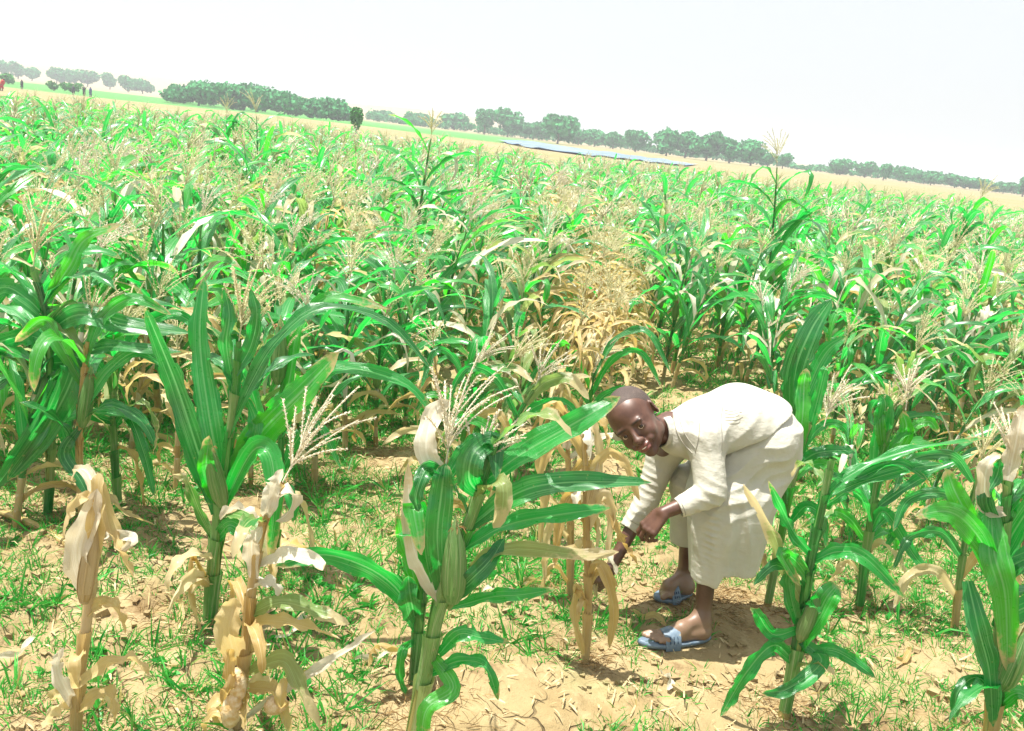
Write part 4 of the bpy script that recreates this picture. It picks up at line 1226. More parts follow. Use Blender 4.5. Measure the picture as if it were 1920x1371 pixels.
# --- torso and limbs (mostly under the clothes)
B.ell(PLV, (.085, .11, .085), k=.03); B.cap(PLV, J['mid'], .08, .08, .03); B.cap(J['mid'], J['chest'], .08, .085, .03)
B.cap(J['chest'], J['neck'], .085, .05, .03)
hb = hw((0, .03, -.06))
B.cap(J['neck'], hb, .047*HS_, .043*HS_, .02)
B.cap(J['shN'], J['chest'], .045, .06, .03); B.cap(J['shF'], J['neck'], .045, .05, .03)
B.cap(J['shN'], J['elN'], .040, .031, .02); B.cap(J['elN'], J['wrN'], .031, .0215, .015)
B.cap(J['shF'], J['elF'], .040, .031, .02); B.cap(J['elF'], J['wrF'], .031, .021, .015)
for s_ in 'NF':
    B.cap(PLV, J['hip'+s_], .07, .07, .02); B.cap(J['hip'+s_], J['knee'+s_], .072, .052, .02)
    kn, an = J['knee'+s_], J['ank'+s_]
    calf = kn+(an-kn)*.35+np.array([.018, 0, 0])
    B.cap(kn, calf, .042, .041, .02); B.cap(calf, an, .041, .026, .02)
# --- feet
def foot(an, heel, toe, side):
    d = toe-heel; d[2] = 0; L = np.linalg.norm(d); d = d/L; n = np.array([-d[1], d[0], 0])*side
    z = np.array([0, 0, 1.0]); o = heel+z*.020
    B.ell(o+z*.022+d*.012, (.030, .028, .030), k=.02)
    B.cap(an, o+z*.03+d*.02, .027, .026, .02)
    B.cap(an+d*.01, o+d*.10+z*.040, .027, .022, .025)
    B.cap(o+d*.10+z*.036, o+d*(L*.70)+z*.016+n*.012, .026, .016, .02)
    B.cap(o+d*.03+z*.016, o+d*(L*.72)+z*.012-n*.02, .022, .015, .02)
    B.cap(o+d*(L*.70)+z*.013+n*.022, o+d*(L*.68)+z*.012-n*.026, .015, .013, .012)
    B.ell(an+n*.025-z*.004, (.011, .011, .011), k=.012); B.ell(an-n*.025-z*.008, (.011, .011, .011), k=.012)
    tl = [.26, .25, .225, .20, .17]; rr_ = [.0125, .0095, .009, .0085, .008]
    for q in range(5):
        off_ = (.024-.0125*q)
        st = o+d*L*(.70-.018*q)+n*off_+z*.011
        kp = st+d*L*tl[q]*.6+z*.006
        B.cap(st, kp, rr_[q]*.95, rr_[q]*.9, .006); B.cap(kp, kp+d*L*tl[q]*.42-z*.007, rr_[q]*.92, rr_[q]*.9, .003)
    return d, n, L, o
fN = foot(J['ankN'], footN, toeN, -1)
fF = foot(J['ankF'], footF, toeF, 1)
# --- hands
NAILS = []
def hand(W, d, nn, s_, curls, sc_=1.0, th_dir=None):
    d = nrm(d); nn = nrm(nn-d*(nn@d)); s = np.cross(d, nn)*s_
    offs = [-.027, -.009, .009, .026]; Ls = [.068, .076, .071, .056]; r0 = [.0088, .009, .0086, .0078]
    for q in range(4):
        o = offs[q]*sc_
        k0 = W+d*(.078-.004*abs(q-1))*sc_+s*o
        B.cap(W+s*o*.55+d*.006, k0, .0135*sc_, .0118*sc_, .008)
        B.ell(k0-nn*.002, (.0112*sc_,)*3, k=.004)
        p = k0; a = 0
        for j_, fr in enumerate((.46, .30, .24)):
            a += curls[q][j_]
            dd = d*math.cos(a)+nn*math.sin(a)+s*(.03*(q-1.5))
            p2 = p+nrm(dd)*Ls[q]*fr*sc_
            B.cap(p, p2, r0[q]*(1-.1*j_)*sc_, r0[q]*(.9-.1*j_)*sc_, .0015)
            p = p2
        NAILS.append(p)
    a0 = W+d*.018*sc_-s*.022*sc_+nn*.004
    t1 = nrm(d*.75-s*.55+nn*.45) if th_dir is None else nrm(th_dir)
    a1 = a0+t1*.040*sc_; t2 = nrm(t1*.7+d*.5+nn*.3); a2 = a1+t2*.028*sc_; a3 = a2+nrm(t2+nn*.3)*.024*sc_
    B.cap(a0, a1, .0145*sc_, .0115*sc_, .010); B.cap(a1, a2, .0105*sc_, .0095*sc_, .002); B.cap(a2, a3, .0095*sc_, .0078*sc_, .002)
dn = nrm(at(1207, 997, 2.70)-J['wrN'])
hand(J['wrN'], nrm(np.array([-.55, -.12, -.80])), nrm(np.array([.65, .6, -.3])), 1.0, [(.30, .75, .5), (.40, .85, .5), (.50, .9, .5), (.60, 1.0, .5)], .98, nrm(np.array([-.5, .25, -.75])))
dF = nrm(J['wrF']-J['elF'])
hand(J['wrF'], nrm(dF+np.array([-.15, 0, -.2])), nrm(np.array([-.5, .45, -.1])), -1.0, [(.4, .9, .7), (.5, 1., .7), (.6, 1., .7), (.7, 1., .7)], .95)
# --- head
def he(c, r, k=.012, op='u', rx=0, rz=0):
    from mathutils import Euler
    Rl = np.array(Euler((rx, 0, rz)).to_matrix())
    B.ell(hw(c), hr(r), HR@Rl, k*HS_, op)
def hc_(a, b, ra, rb, k=.008, op='u'): B.cap(hw(a), hw(b), ra*HS_, rb*HS_, k*HS_, op)
he((0, .022, .034), (.070, .090, .078), .01)
he((0, -.022, .030), (.060, .056, .060), .03)
he((0, -.030, -.018), (.057, .052, .055), .03)
he((0, -.030, -.062), (.046, .047, .040), .025)
he((0, -.066, -.090), (.020, .017, .015), .018)
he((.045, .0, -.052), (.016, .030, .026), .02); he((-.045, .0, -.052), (.016, .030, .026), .02)
for sx in (-1, 1):
    he((sx*.036, -.060, -.030), (.021, .018, .018), .02)
    he((sx*.027, -.074, .019), (.023, .011, .008), .014, rz=-sx*.25)
    he((sx*.031, -.090, .000), (.016, .012, .0095), .012, 's')
    he((sx*.0305, -.0705, .0005), (.0150, .0130, .0128), .004)      # lids over the eyeball
    he((sx*.0310, -.0850, -.0008), (.0142, .0088, .0042), .0012, 's')
    he((sx*.0125, -.095, -.030), (.0085, .0085, .0075), .004)
    he((sx*.0075, -.1015, -.0375), (.0034, .0045, .003), .002, 's')
    he((sx*.0735, .008, .006), (.0070, .017, .026), .007, rz=sx*.6)
    he((sx*.0825, .001, .008), (.0045, .009, .014), .003, 's', rz=sx*.6)
hc_((0, -.080, .010), (0, -.102, -.026), .0065, .0115, .012)
he((0, -.103, -.029), (.0115, .010, .0095), .006)
he((0, -.083, -.056), (.024, .014, .020), .014)
he((0, -.0945, -.0505), (.0235, .0095, .0062), .004, rx=.25)
he((0, -.0930, -.0640), (.0205, .0095, .0070), .004)
hc_((-.013, -.104, -.0572), (.013, -.104, -.0572), .0026, .0026, .001, 's')
for sx in (-1, 1):
    hc_((sx*.013, -.102, -.0572), (sx*.0275, -.089, -.0480), .0024, .0018, .001, 's')
    he((sx*.031, -.078, -.047), (.010, .010, .010), .008)
BV, BF = B.mesh()
BV = relax(BV, BF, 2, .35)
# colour masks in the head frame: lips, brows, hairless skin
q = ((BV-HC)@HR)/HS_
col = np.zeros((len(BV), 3))
lips = np.exp(-(((q[:, 0])/.023)**4+((q[:, 2]+.0575)/.0125)**4))*(q[:, 1] < -.078)
brow = np.exp(-(((np.abs(q[:, 0])-.030)/.019)**4+((q[:, 2]-.0215-.10*(np.abs(q[:, 0])-.03))/.0042)**4))*(q[:, 1] < -.045)
col[:, 0] = np.clip(lips, 0, 1); col[:, 1] = np.clip(brow, 0, 1)
near_n = np.zeros(len(BV))
for pn in NAILS: near_n = np.maximum(near_n, np.exp(-(np.linalg.norm(BV-pn, axis=1)/.0075)**4))
col[:, 2] = near_n
t = NT('brown_skin')
vec, u_, v_, w_ = t.lc()
geo_ = t.n('ShaderNodeNewGeometry'); pos = geo_.outputs['Position']
nz = t.noise(26, pos, 4); nf = t.noise(420, pos, 2)
c = t.mix(t.ss(nz, .3, .7), (.072, .031, .019), (.118, .055, .035))
sx_ = t.n('ShaderNodeSeparateXYZ'); t.l(pos, sx_.inputs[0])
c = t.mix(t.math('MULTIPLY', t.ss(t.math('ADD', sx_.outputs[2], t.math('MULTIPLY', nz, .08)), .22, .08), .55), c, (.36, .24, .15))
c = t.mix(t.math('MULTIPLY', u_, .8), c, (.22, .070, .058))
c = t.mix(t.math('MULTIPLY', v_, .85), c, (.012, .008, .007))
c = t.mix(t.math('MULTIPLY', w_, .25), c, (.34, .19, .14))
sp = t.princ(c, t.math('SUBTRACT', .44, t.math('MULTIPLY', u_, .12)), .55, t.bump(t.math('ADD', nf, nz), .18, .001))
t.done(sp)
M_SKIN = t.m
ctr = (float(np.mean([footN[0], footF[0]])), float(np.mean([footN[1], footF[1]])), 0.0)
person = empty('person', ctr, 'boy in cream robe and blue slippers bending over to reach a dry maize stalk', 'person')
def pobj(name, me, parent=person):
    o = bpy.data.objects.new(name, me); COL.objects.link(o); o.parent = parent
    if parent is person: o.matrix_parent_inverse = Matrix.Translation(-Vector(ctr))
    return o
body = pobj('body', mesh_from('body', BV, BF, col, None, [M_SKIN]))
def head_obj(name, build, h_, mat, it=1):
    S_ = SDF(HC-.17, HC+.17, h_); build(S_); V, F = S_.mesh(); V = relax(V, F, it, .4)
    L_ = np.zeros((len(V), 3)); L_[:, 0] = cutf(V)
    return pobj(name, mesh_from(name, V, F, L_, None, [mat]))
# close-cropped hair: a thin rough cap that follows the skull and stops at a hairline
t = NT('cropped_hair')
geo_ = t.n('ShaderNodeNewGeometry')
vec, u_, v_, w_ = t.lc()
n1 = t.noise(600, geo_.outputs['Position'], 2); n2 = t.noise(40, geo_.outputs['Position'], 3)
c = t.mix(t.ss(n1, .35, .65), (.036, .023, .018), (.085, .058, .046))
c = t.mix(t.ss(n2, .5, .8), c, (.11, .078, .062))
c = t.mix(t.ss(t.math('ADD', u_, t.math('MULTIPLY', t.math('SUBTRACT', n1, .5), .02)), .022, .0), c, (.082, .037, .023))
t.done(t.princ(c, .62, .45, t.bump(n1, .8, .002)))
def cutf(P):
    q = ((P-HC)@HR)/HS_
    return q[..., 2]-(.074-sst(-.055, .045, q[..., 1])*.100)
def hair_build(S_):
    S_.ell(hw((0, .022, .034)), hr((.0712, .0913, .0793)), HR, .001)
    S_.ell(hw((0, -.022, .030)), hr((.0612, .0572, .0612)), HR, .03)
    S_.put(lambda P: .0026*(1-sst(0, .022, cutf(P))), HC-.17, HC+.17, 0, 'raw')
    S_.put(lambda P: cutf(P), HC-.17, HC+.17, .002, 's')
hair_ = head_obj('hair', hair_build, .003, t.m)
# eyes
t = NT('eye')
vec, u_, v_, w_ = t.lc()
c = t.mix(t.ss(u_, .76, .80), (.82, .66, .58), (.035, .014, .008))
c = t.mix(t.ss(u_, .965, .972), c, (.004, .003, .003))
t.done(t.princ(c, .12, .6))
for sx in (-1, 1):
    g = Geo(); n = 20
    th = np.linspace(.001, math.pi-.001, n)
    Pz = np.array([[0, -math.cos(a), 0] for a in th])*.0118
    g.tube(Pz[:, [0, 1, 2]], np.sin(th)*.0118, 20)
    V, F, L, MI = g.arrays()
    look = nrm(np.array([HR.T@nrm(CAM-HC)]))[0]
    f = nrm(np.array([0, -1, 0])*.45+look*.55); xr = nrm(np.cross([0, 0, 1], f)); zr = np.cross(f, xr)
    Rl = np.stack([xr, -f, zr], 1)
    L[:, 0] = nrm(V)@np.array([0, -1, 0])
    Vw = np.array([hw(Rl@v+np.array([sx*.0308, -.0712, 0])) for v in V])
    pobj('eye', mesh_from('eye', Vw, F, L, None, [t.m]))

t = NT('tooth_enamel'); t.done(t.princ((.75, .72, .64), .25, .5))
g = Geo(); tt_ = np.linspace(-1, 1, 9)
g.tube(np.array([hw((.0135*a, -.1005+.006*a*a, -.0570+.0035*a*a)) for a in tt_]), .0023*HS_*np.sqrt(np.clip(1.02-tt_**4, .05, 1)), 6)
a_ = g.arrays(); pobj('teeth', mesh_from('teeth', a_[0], a_[1], a_[2], None, [t.m]))
# --- cloth
t = NT('cream_cloth')
geo_ = t.n('ShaderNodeNewGeometry'); pos = geo_.outputs['Position']
n1 = t.noise(9, pos, 4); n2 = t.noise(900, pos, 1)
mp = t.n('ShaderNodeMapping'); mp.inputs['Scale'].default_value = (16, 16, 60); t.l(pos, mp.inputs[0])
mp.inputs['Rotation'].default_value = (0, .5, 0)
n3 = t.noise(1.0, mp.outputs[0], 4, .6)
c = t.mix(t.ss(n1, .3, .7), (.45, .435, .365), (.51, .495, .425))
sand = t.ss(t.noise(7, pos, 4), .66, .78)
c = t.mix(t.math('MULTIPLY', sand, .35), c, (.48, .36, .20))
cp = t.princ(c, .62, .4, t.bump(t.math('ADD', t.math('MULTIPLY', n3, .22), t.math('ADD', t.math('MULTIPLY', n2, .03), t.math('MULTIPLY', n1, 1.3))), .75, .013))
p_ = cp
t.done(cp)
M_CLOTH = t.m
def wr(P, dirv, f, ph, sharp=1.0):
    w = np.sin((P@np.array(dirv))*f+ph+1.4*np.sin(P[..., 1]*17+P[..., 2]*13+P[..., 0]*9))
    return w
S1 = SDF(lo, hi, .0036)
def lp(P, c, r):
    return np.exp(-(((P-c)/r)**2).sum(-1))
# kaftan upper: back, chest, shoulders, sleeves
pel = at(1432, 808, 2.98)
S1.ell(at(1425, 806, 2.98), (.122, .162, .118), k=.03)
S1.cap(at(1432, 802, 2.97), at(1385, 788, 2.96), .112, .117, .05, sq=(np.array([0, 1., 0]), 1.36))
S1.cap(at(1385, 788, 2.96), at(1322, 808, 2.95), .117, .108, .04, sq=(np.array([0, 1., 0]), 1.34))
S1.cap(at(1322, 806, 2.95), at(1272, 812, 2.93), .104, .078, .04, sq=(np.array([0, 1., 0]), 1.2))
S1.cap(J['shN'], J['chest'], .062, .075, .03)
S1.cap(J['shN'], J['elN']+np.array([0, 0, .01]), .060, .053, .03)
S1.cap(J['elN'], J['cuN'], .050, .035, .012)
S1.cap(J['shF'], at(1280, 812, 3.0), .062, .075, .03)
S1.cap(J['shF'], J['elF'], .060, .044, .02)
S1.cap(J['elF'], J['cuF'], .044, .033, .01)
def crease(a):
    return 2*np.abs(np.sin(a*.5))**.8-1
def folds(P):
    d = .0042*crease((P@nrm(np.array([-.55, .1, .85])))*125+1.5*np.sin(P[..., 0]*14+P[..., 1]*9))*lp(P, at(1420, 860, 2.86), np.array([.09, .12, .07]))
    for c0, dr, f, a, r in ((J['elN'], (.3, 0, 1), 190, .0045, (.05, .07, .06)), (at(1330, 850, 2.78), (1, .2, .25), 170, .004, (.05, .06, .06)),
                            (at(1210, 900, 3.0), (.2, 0, 1), 240, .0026, (.06, .08, .07)), (at(1380, 800, 2.85), (1, .3, -.6), 150, .0035, (.09, .08, .08)),
                            (at(1195, 965, 2.98), (.3, 0, 1), 260, .0025, (.04, .06, .04)), (at(1290, 955, 2.72), (1, 0, .2), 210, .003, (.05, .06, .04)),
                            (at(1300, 800, 2.84), (.6, .3, .8), 120, .004, (.07, .08, .07))):
        d = d+a*crease((P@nrm(np.array(dr, float)))*f+1.3*np.sin(P[..., 1]*30+P[..., 0]*17))*lp(P, c0, np.array(r))
    return d
S1.put(folds, lo, hi, 0, 'raw')
ca = at(1345, 866, 2.8); cb_ = at(1490, 796, 2.8); cdn = nrm(np.array([cb_[2]-ca[2], 0, -(cb_[0]-ca[0])])); xlim = at(1364, 860, 2.8)[0]; xlow = at(1335, 860, 2.9)[0]
def flank(P):
    q = (P-ca)@cdn
    gate = np.minimum(np.minimum(np.maximum(P[..., 1]-2.80, P[..., 0]-xlim), P[..., 1]*0+.05), P[..., 0]-xlow)
    return -np.minimum(q-.003*np.sin(P[..., 0]*60), gate)
S1.put(flank, lo, hi, 0, 's')
# open the cuffs and the neck
def opening(a, b, r0, r1, ext): 
    d = nrm(np.array(b)-np.array(a))
    S1.cap(np.array(b)-d*.05, np.array(b)+d*ext, r0, r1, .001, 's')
    # flat cut of the sleeve end
    def fn(P):
        q = P-np.array(b); al = q@d; rad = np.linalg.norm(q-al[..., None]*d, axis=-1)
        return np.maximum(-al, rad-.085)
    S1.put(fn, np.array(b)-.09, np.array(b)+.09, .0, 's')
opening(J['elN'], J['cuN'], .027, .027, .05)
opening(J['elF'], J['cuF'], .027, .027, .05)
nd = nrm(hb-J['neck']); nb_ = J['neck']+nd*.038
S1.cap(nb_-nd*.02, nb_+nd*.12, .054, .060, .004, 's')
def ncut(P):
    q = P-nb_; al = q@nd; rad = np.linalg.norm(q-al[..., None]*nd, axis=-1)
    return np.maximum(-al+.0, rad-.10)
S1.put(ncut, nb_-.12, nb_+.12, .004, 's')
V1, F1 = S1.mesh(); V1 = relax(V1, F1, 2, .4)
kaf = pobj('kaftan', mesh_from('kaftan', V1, F1, np.zeros((len(V1), 3)), None, [M_CLOTH]))
# collar stand and button placket
g = Geo(); th = np.linspace(-2.75, 2.75, 40)
A_ = nrm(np.cross(nd, [0, 1, 0])); B_ = np.cross(nd, A_)
for rr_, zz in ((.058, 0),):
    ring = [nb_+A_*math.cos(a)*.059+B_*math.sin(a)*.064-nd*.012 for a in th]
    ring2 = [nb_+A_*math.cos(a)*.055+B_*math.sin(a)*.060+nd*.014 for a in th]
    for off3, flip in ((0, 0), (.003, 1)):
        V = np.array([p for a_, b_ in zip(ring, ring2) for p in (a_, b_)])
        Vc = V-nb_; Vc = Vc-(Vc@nd)[:, None]*nd; V = V+nrm(Vc)*off3
        k_ = np.arange(0, 78, 2)
        F = np.stack([k_, k_+2, k_+3, k_+1], 1)
        g.add(V, F if flip else F[:, ::-1], np.zeros((80, 3)))
gobj_c = g.arrays()
pobj('collar', mesh_from('collar', gobj_c[0], gobj_c[1], gobj_c[2], None, [M_CLOTH]), kaf)

from mathutils.bvhtree import BVHTree
bvh = BVHTree.FromPolygons([tuple(v) for v in V1], [tuple(int(q) for q in f) for f in F1])
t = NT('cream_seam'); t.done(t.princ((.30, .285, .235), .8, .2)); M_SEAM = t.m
def seam(pts, r=.0016, n=26):
    P = []
    for p_ in cr(np.array([(a[0], a[1], 0) for a in pts]), n):
        d_ = nrm(ray(p_[0], p_[1])); h_ = bvh.ray_cast(Vector(CAM), Vector(d_))
        if h_[0] is not None and (not P or np.linalg.norm(np.array(h_[0])-P[-1]) < .03): P.append(np.array(h_[0])-.0006*d_)
    if len(P) < 4: return
    g = Geo(); g.tube(np.array(P), r, 5); a_ = g.arrays()
    pobj('seam', mesh_from('seam', a_[0], a_[1], a_[2], None, [M_SEAM]), kaf)
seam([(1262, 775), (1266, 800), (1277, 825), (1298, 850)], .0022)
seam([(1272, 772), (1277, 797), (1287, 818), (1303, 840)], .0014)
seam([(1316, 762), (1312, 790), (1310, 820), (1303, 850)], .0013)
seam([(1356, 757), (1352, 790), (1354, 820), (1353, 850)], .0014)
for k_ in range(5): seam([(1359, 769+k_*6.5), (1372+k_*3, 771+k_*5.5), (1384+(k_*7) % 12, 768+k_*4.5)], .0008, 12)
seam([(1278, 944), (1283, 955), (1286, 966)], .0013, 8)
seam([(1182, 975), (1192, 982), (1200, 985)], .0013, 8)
# robe skirt: loft from hips to hem
rows = [  # left px, right px, image y left, image y right, Y centre, half depth
    (1345, 1499, 800, 800, 2.975, .138), (1325, 1503, 838, 838, 2.965, .142), (1300, 1488, 872, 872, 2.94, .142),
    (1292, 1466, 910, 905, 2.90, .14), (1285, 1450, 955, 950, 2.87, .125), (1287, 1438, 1000, 995, 2.85, .110),
    (1289, 1428, 1045, 1030, 2.84, .100), (1291, 1418, 1083, 1066, 2.83, .092), (1291, 1414, 1110, 1090, 2.83, .090)]
zs, cxs, rxs, cys, rys = [], [], [], [], []
for l_, r_, yl, yr, Yc, hd in rows:
    a = at(l_, yl, Yc); b = at(r_, yr, Yc)
    zs.append((a[2]+b[2])/2); cxs.append((a[0]+b[0])/2); rxs.append((b[0]-a[0])/2); cys.append(Yc); rys.append(hd)
zs, cxs, rxs, cys, rys = [np.array(v)[::-1] for v in (zs, cxs, rxs, cys, rys)]
hemz = .5*(at(1318, 1088, 2.80)[2]+at(1318, 1088, 2.80)[2])
hemz2 = at(1417, 1067, 2.83)[2]
S2 = SDF(lo, hi, .0036)
def loft(P):
    z = P[..., 2]
    cx = np.interp(z, zs, cxs); rx = np.interp(z, zs, rxs); cy = np.interp(z, zs, cys); ry = np.interp(z, zs, rys)
    th_ = np.arctan2(P[..., 1]-cy, P[..., 0]-cx)
    low = sst(zs[-2], zs[1], z)
    k_ = 1+low*(.022*np.sin(th_*7+z*4)+.018*np.sin(th_*13+1+z*9))
    rad = (np.abs((P[..., 0]-cx)/rx)**2.4+np.abs((P[..., 1]-cy)/ry)**2.4)**(1/2.4)
    d = (rad/k_-1)*np.minimum(rx, ry)
    top_ = z-(zs[-1]+.02)
    return np.maximum(d, top_)
S2.put(loft, lo, hi, 0)
S2.D[...] = np.minimum(S2.D, .15)
S2.ell(at(1433, 811, 2.98), (.121, .146, .112), k=.03)
S2.cap(J['hipN'], J['kneeN']+np.array([0, 0, .01]), .095, .064, .03)
def f2(P):
    d = np.zeros(P.shape[:-1])
    for c0, dr, f, a, r in ((at(1335, 1010, 2.74), (.12, 0, 1), 300, .0034, (.022, .08, .13)), (at(1400, 900, 2.78), (-.75, 0, 1), 135, .0045, (.13, .10, .09)),
                            (at(1440, 850, 2.82), (-.5, 0, 1), 120, .0042, (.08, .10, .06)), (at(1310, 940, 2.74), (.3, 0, 1), 170, .004, (.05, .08, .07)),
                            (at(1350, 960, 2.74), (-.7, 0, .8), 110, .004, (.08, .08, .10)), (at(1390, 1000, 2.74), (1, 0, .1), 85, .005, (.07, .08, .13)),
                            (at(1310, 1040, 2.74), (.9, 0, .3), 120, .003, (.04, .08, .10))):
        d = d+a*crease((P@nrm(np.array(dr, float)))*f+1.6*np.sin(P[..., 0]*26+P[..., 2]*17+P[..., 1]*12))*lp(P, c0, np.array(r))
    return d
S2.put(f2, lo, hi, 0, 'raw')
def hem(P):
    hz = hemz+(hemz2-hemz)*sst(at(1338, 1080, 2.8)[0], at(1350, 1080, 2.8)[0], P[..., 0]) + .002*np.sin(P[..., 0]*70)
    return P[..., 2]-hz
S2.put(hem, lo, hi, 0, 's')
inner = SDF(lo, hi, .0036)
S2.D = np.maximum(S2.D, -(S2.D+.009))
V2, F2 = S2.mesh(); V2 = relax(V2, F2, 2, .4)
pobj('robe_skirt', mesh_from('robe_skirt', V2, F2, np.zeros((len(V2), 3)), None, [M_CLOTH]))
# far trouser leg
S3 = SDF(lo, hi, .004)
kF = J['kneeF']; hF = at(1281, 1016, 3.09)
S3.cap(J['hipF'], kF, .085, .068, .03); S3.cap(kF, hF+np.array([0, 0, -.02]), .068, .048, .02)
def f3(P):
    return .004*np.sin(P@nrm(np.array([.5, 0, 1.]))*130+1.5*np.sin(P[..., 0]*20+P[..., 1]*20))*lp(P, kF, np.array([.1, .12, .14]))
S3.put(f3, lo, hi, 0, 'raw')
S3.put(lambda P: P[..., 2]-hF[2], lo, hi, 0, 's')
S3.D = np.maximum(S3.D, -(S3.D+.009))
V3, F3 = S3.mesh(); V3 = relax(V3, F3, 1, .4)
pobj('trouser_leg', mesh_from('trouser_leg', V3, F3, np.zeros((len(V3), 3)), None, [M_CLOTH]))
# slippers
t = NT('blue_rubber')
geo_ = t.n('ShaderNodeNewGeometry'); nz = t.noise(60, geo_.outputs['Position'], 4)
c = t.mix(t.ss(nz, .3, .7), (.11, .16, .22), (.155, .21, .27)); c = t.mix(t.ss(nz, .62, .75), c, (.34, .30, .22))
t.done(t.princ(c, .5, .45, t.bump(nz, .3, .001)))
M_BLUE = t.m
t = NT('strap_slot'); t.done(t.princ((.03, .06, .12), .7, .3)); M_SLOT = t.m
def slipper(f, label):
    d, n, L, o = f
    root = pobj('slipper', None) if False else None
    g = Geo(); N_ = 40
    a = np.linspace(0, 2*math.pi, N_, endpoint=False)
    def outline(sc_): 
        u = np.cos(a); w = np.sin(a)
        ww = np.where(u > 0, .046, .036)*sc_
        return np.array([o+d*(L*.50+u_*(L*.60)*sc_)+n*(w_*wq*(1-.12*u_*u_)) for u_, w_, wq in zip(u, w, ww)])
    base = o.copy(); 
    top = outline(1.0); top[:, 2] = o[2]+.002+.012*np.maximum(0, ((top-o)@d/L-.95))*4
    bot = outline(.97); bot[:, 2] = o[2]-.013
    mid_ = outline(1.02); mid_[:, 2] = (top[:, 2]+bot[:, 2])/2
    rings = [bot, mid_, top, outline(.9)]; rings[3][:, 2] = top[:, 2]
    V = np.concatenate(rings+[np.array([[*(o+d*L*.5)[:2], o[2]-.018]]*1), np.array([[*(o+d*L*.5)[:2], o[2]+.001]])])
    F = []
    for r_ in range(3):
        for k_ in range(N_): F.append([r_*N_+k_, r_*N_+(k_+1) % N_, (r_+1)*N_+(k_+1) % N_, (r_+1)*N_+k_])
    V4 = V; Fq = F
    cb, ct = 4*N_, 4*N_+1
    for k_ in range(0, N_, 2):
        F.append([cb, (k_+2) % N_, k_+1, k_]); F.append([ct, 3*N_+k_, 3*N_+k_+1, 3*N_+(k_+2) % N_])
    sole = pobj('slipper', mesh_from('slipper', V4, np.array(F), np.zeros((len(V4), 3)), None, [M_BLUE]))
    sole['label'] = label
    g = Geo(); m = 18
    th = np.linspace(-.15, math.pi+.15, m)
    for i_, (rr_, flip) in enumerate(((0, 0), (.0035, 1))):
        pts = []
        for fr, hh in ((.50, .060), (.58, .056), (.66, .050), (.74, .043)):
            for b_ in th:
                pts.append(o+d*L*fr+n*(math.cos(b_)*(.043+rr_))+np.array([0, 0, -.012+max(math.sin(b_), -.1)*(hh+rr_)]))
        V = np.array(pts); F = []
        for r_ in range(3):
            for k_ in range(m-1):
                q_ = [r_*m+k_, r_*m+k_+1, (r_+1)*m+k_+1, (r_+1)*m+k_]
                F.append(q_ if flip else q_[::-1])
        g.add(V, F, np.zeros((len(V), 3)))
    aa = g.arrays()
    strap = pobj('strap', mesh_from('strap', aa[0], aa[1], aa[2], None, [M_BLUE]), sole)
    g = Geo()
    sd = 1 if (n@np.array([0, -1, 0])) > 0 else -1
    for fr in (.555, .615, .675):
        for b0 in (.35, .62):
            P = np.array([o+d*L*fr+n*sd*(math.cos(b_)*.0475)+np.array([0, 0, -.012+math.sin(b_)*.0595]) for b_ in (b0, b0+.09, b0+.18)])
            g.tube(P, [.0012, .0016, .0012], 4)
    aa = g.arrays(); pobj('strap_slot', mesh_from('strap_slot', aa[0], aa[1], aa[2], None, [M_SLOT]), sole)
slipper(fN, 'blue slipper on the nearer foot')
slipper(fF, 'blue slipper on the farther foot, half hidden by weeds')
del B, S1, S2, S3

# ------------------------------------------------------------------ far-off people working beyond the field
M_CL = {'red': (.45, .05, .04), 'dark': (.03, .03, .05), 'black': (.02, .02, .02), 'blue': (.05, .09, .2)}
def tiny_person(px, py_base, py_top, Yd, colk, label, bend=0.0):
    b = at(px, py_base, Yd); H = max(at(px, py_top, Yd)[2]-gz(b[0], b[1]), 1.2)
    H = min(H, 1.8)
    e = empty('person', (b[0], b[1], gz(b[0], b[1])), label, 'person')
    Sx = SDF((-.6, -.4, -.05), (.6, .4, 1.95), .03); k = H/1.7
    hip = np.array([0, 0, .88])*k; chest = hip+np.array([math.sin(bend), 0, math.cos(bend)])*.42*k; hd = chest+np.array([math.sin(bend*1.1), 0, math.cos(bend*1.1)])*.30*k
    for sy in (-1, 1):
        Sx.cap(hip+[0, sy*.08, 0], [.05*sy, sy*.1, .45*k], .08, .06, .03); Sx.cap([.05*sy, sy*.1, .45*k], [.02*sy, sy*.1, .05], .06, .045, .02)
        Sx.cap([.02*sy, sy*.1, .04], [-.12, sy*.1, .03], .04, .035, .02)
        Sx.cap(chest+[0, sy*.17, 0], chest+[-.02, sy*.22, -.28*k], .05, .04, .03); Sx.cap(chest+[-.02, sy*.22, -.28*k], chest+[-.1, sy*.2, -.52*k], .04, .035, .02)
    Sx.cap(hip, chest, .13, .15, .04); Sx.cap(chest, hd, .06, .05, .03); Sx.ell(hd, (.09, .085, .115), k=.02)
    V, F = Sx.mesh()
    obj('body', mesh_from('body', V, F, np.zeros((len(V), 3)), None, [M_SKIN]), e)
    Sc = SDF((-.6, -.4, -.05), (.6, .4, 1.95), .03)
    Sc.cap(hip, chest, .16, .18, .04)
    for sy in (-1, 1):
        Sc.cap(hip+[0, sy*.08, 0], [.05*sy, sy*.1, .42*k], .10, .085, .03)
        Sc.cap(chest+[0, sy*.17, 0], chest+[-.02, sy*.22, -.28*k], .07, .06, .03)
    V, F = Sc.mesh()
    t_ = NT('clothes_'+colk); t_.done(t_.princ(M_CL[colk], .85, .2))
    obj('clothes', mesh_from('clothes', V, F, np.zeros((len(V), 3)), None, [t_.m]), e)
tiny_person(4, 192, 166, 85, 'red', 'far-off person in red at the left edge above the tassels', .5)
tiny_person(42, 190, 180, 120, 'black', 'tiny far-off person in dark clothes, first right of the one in red')
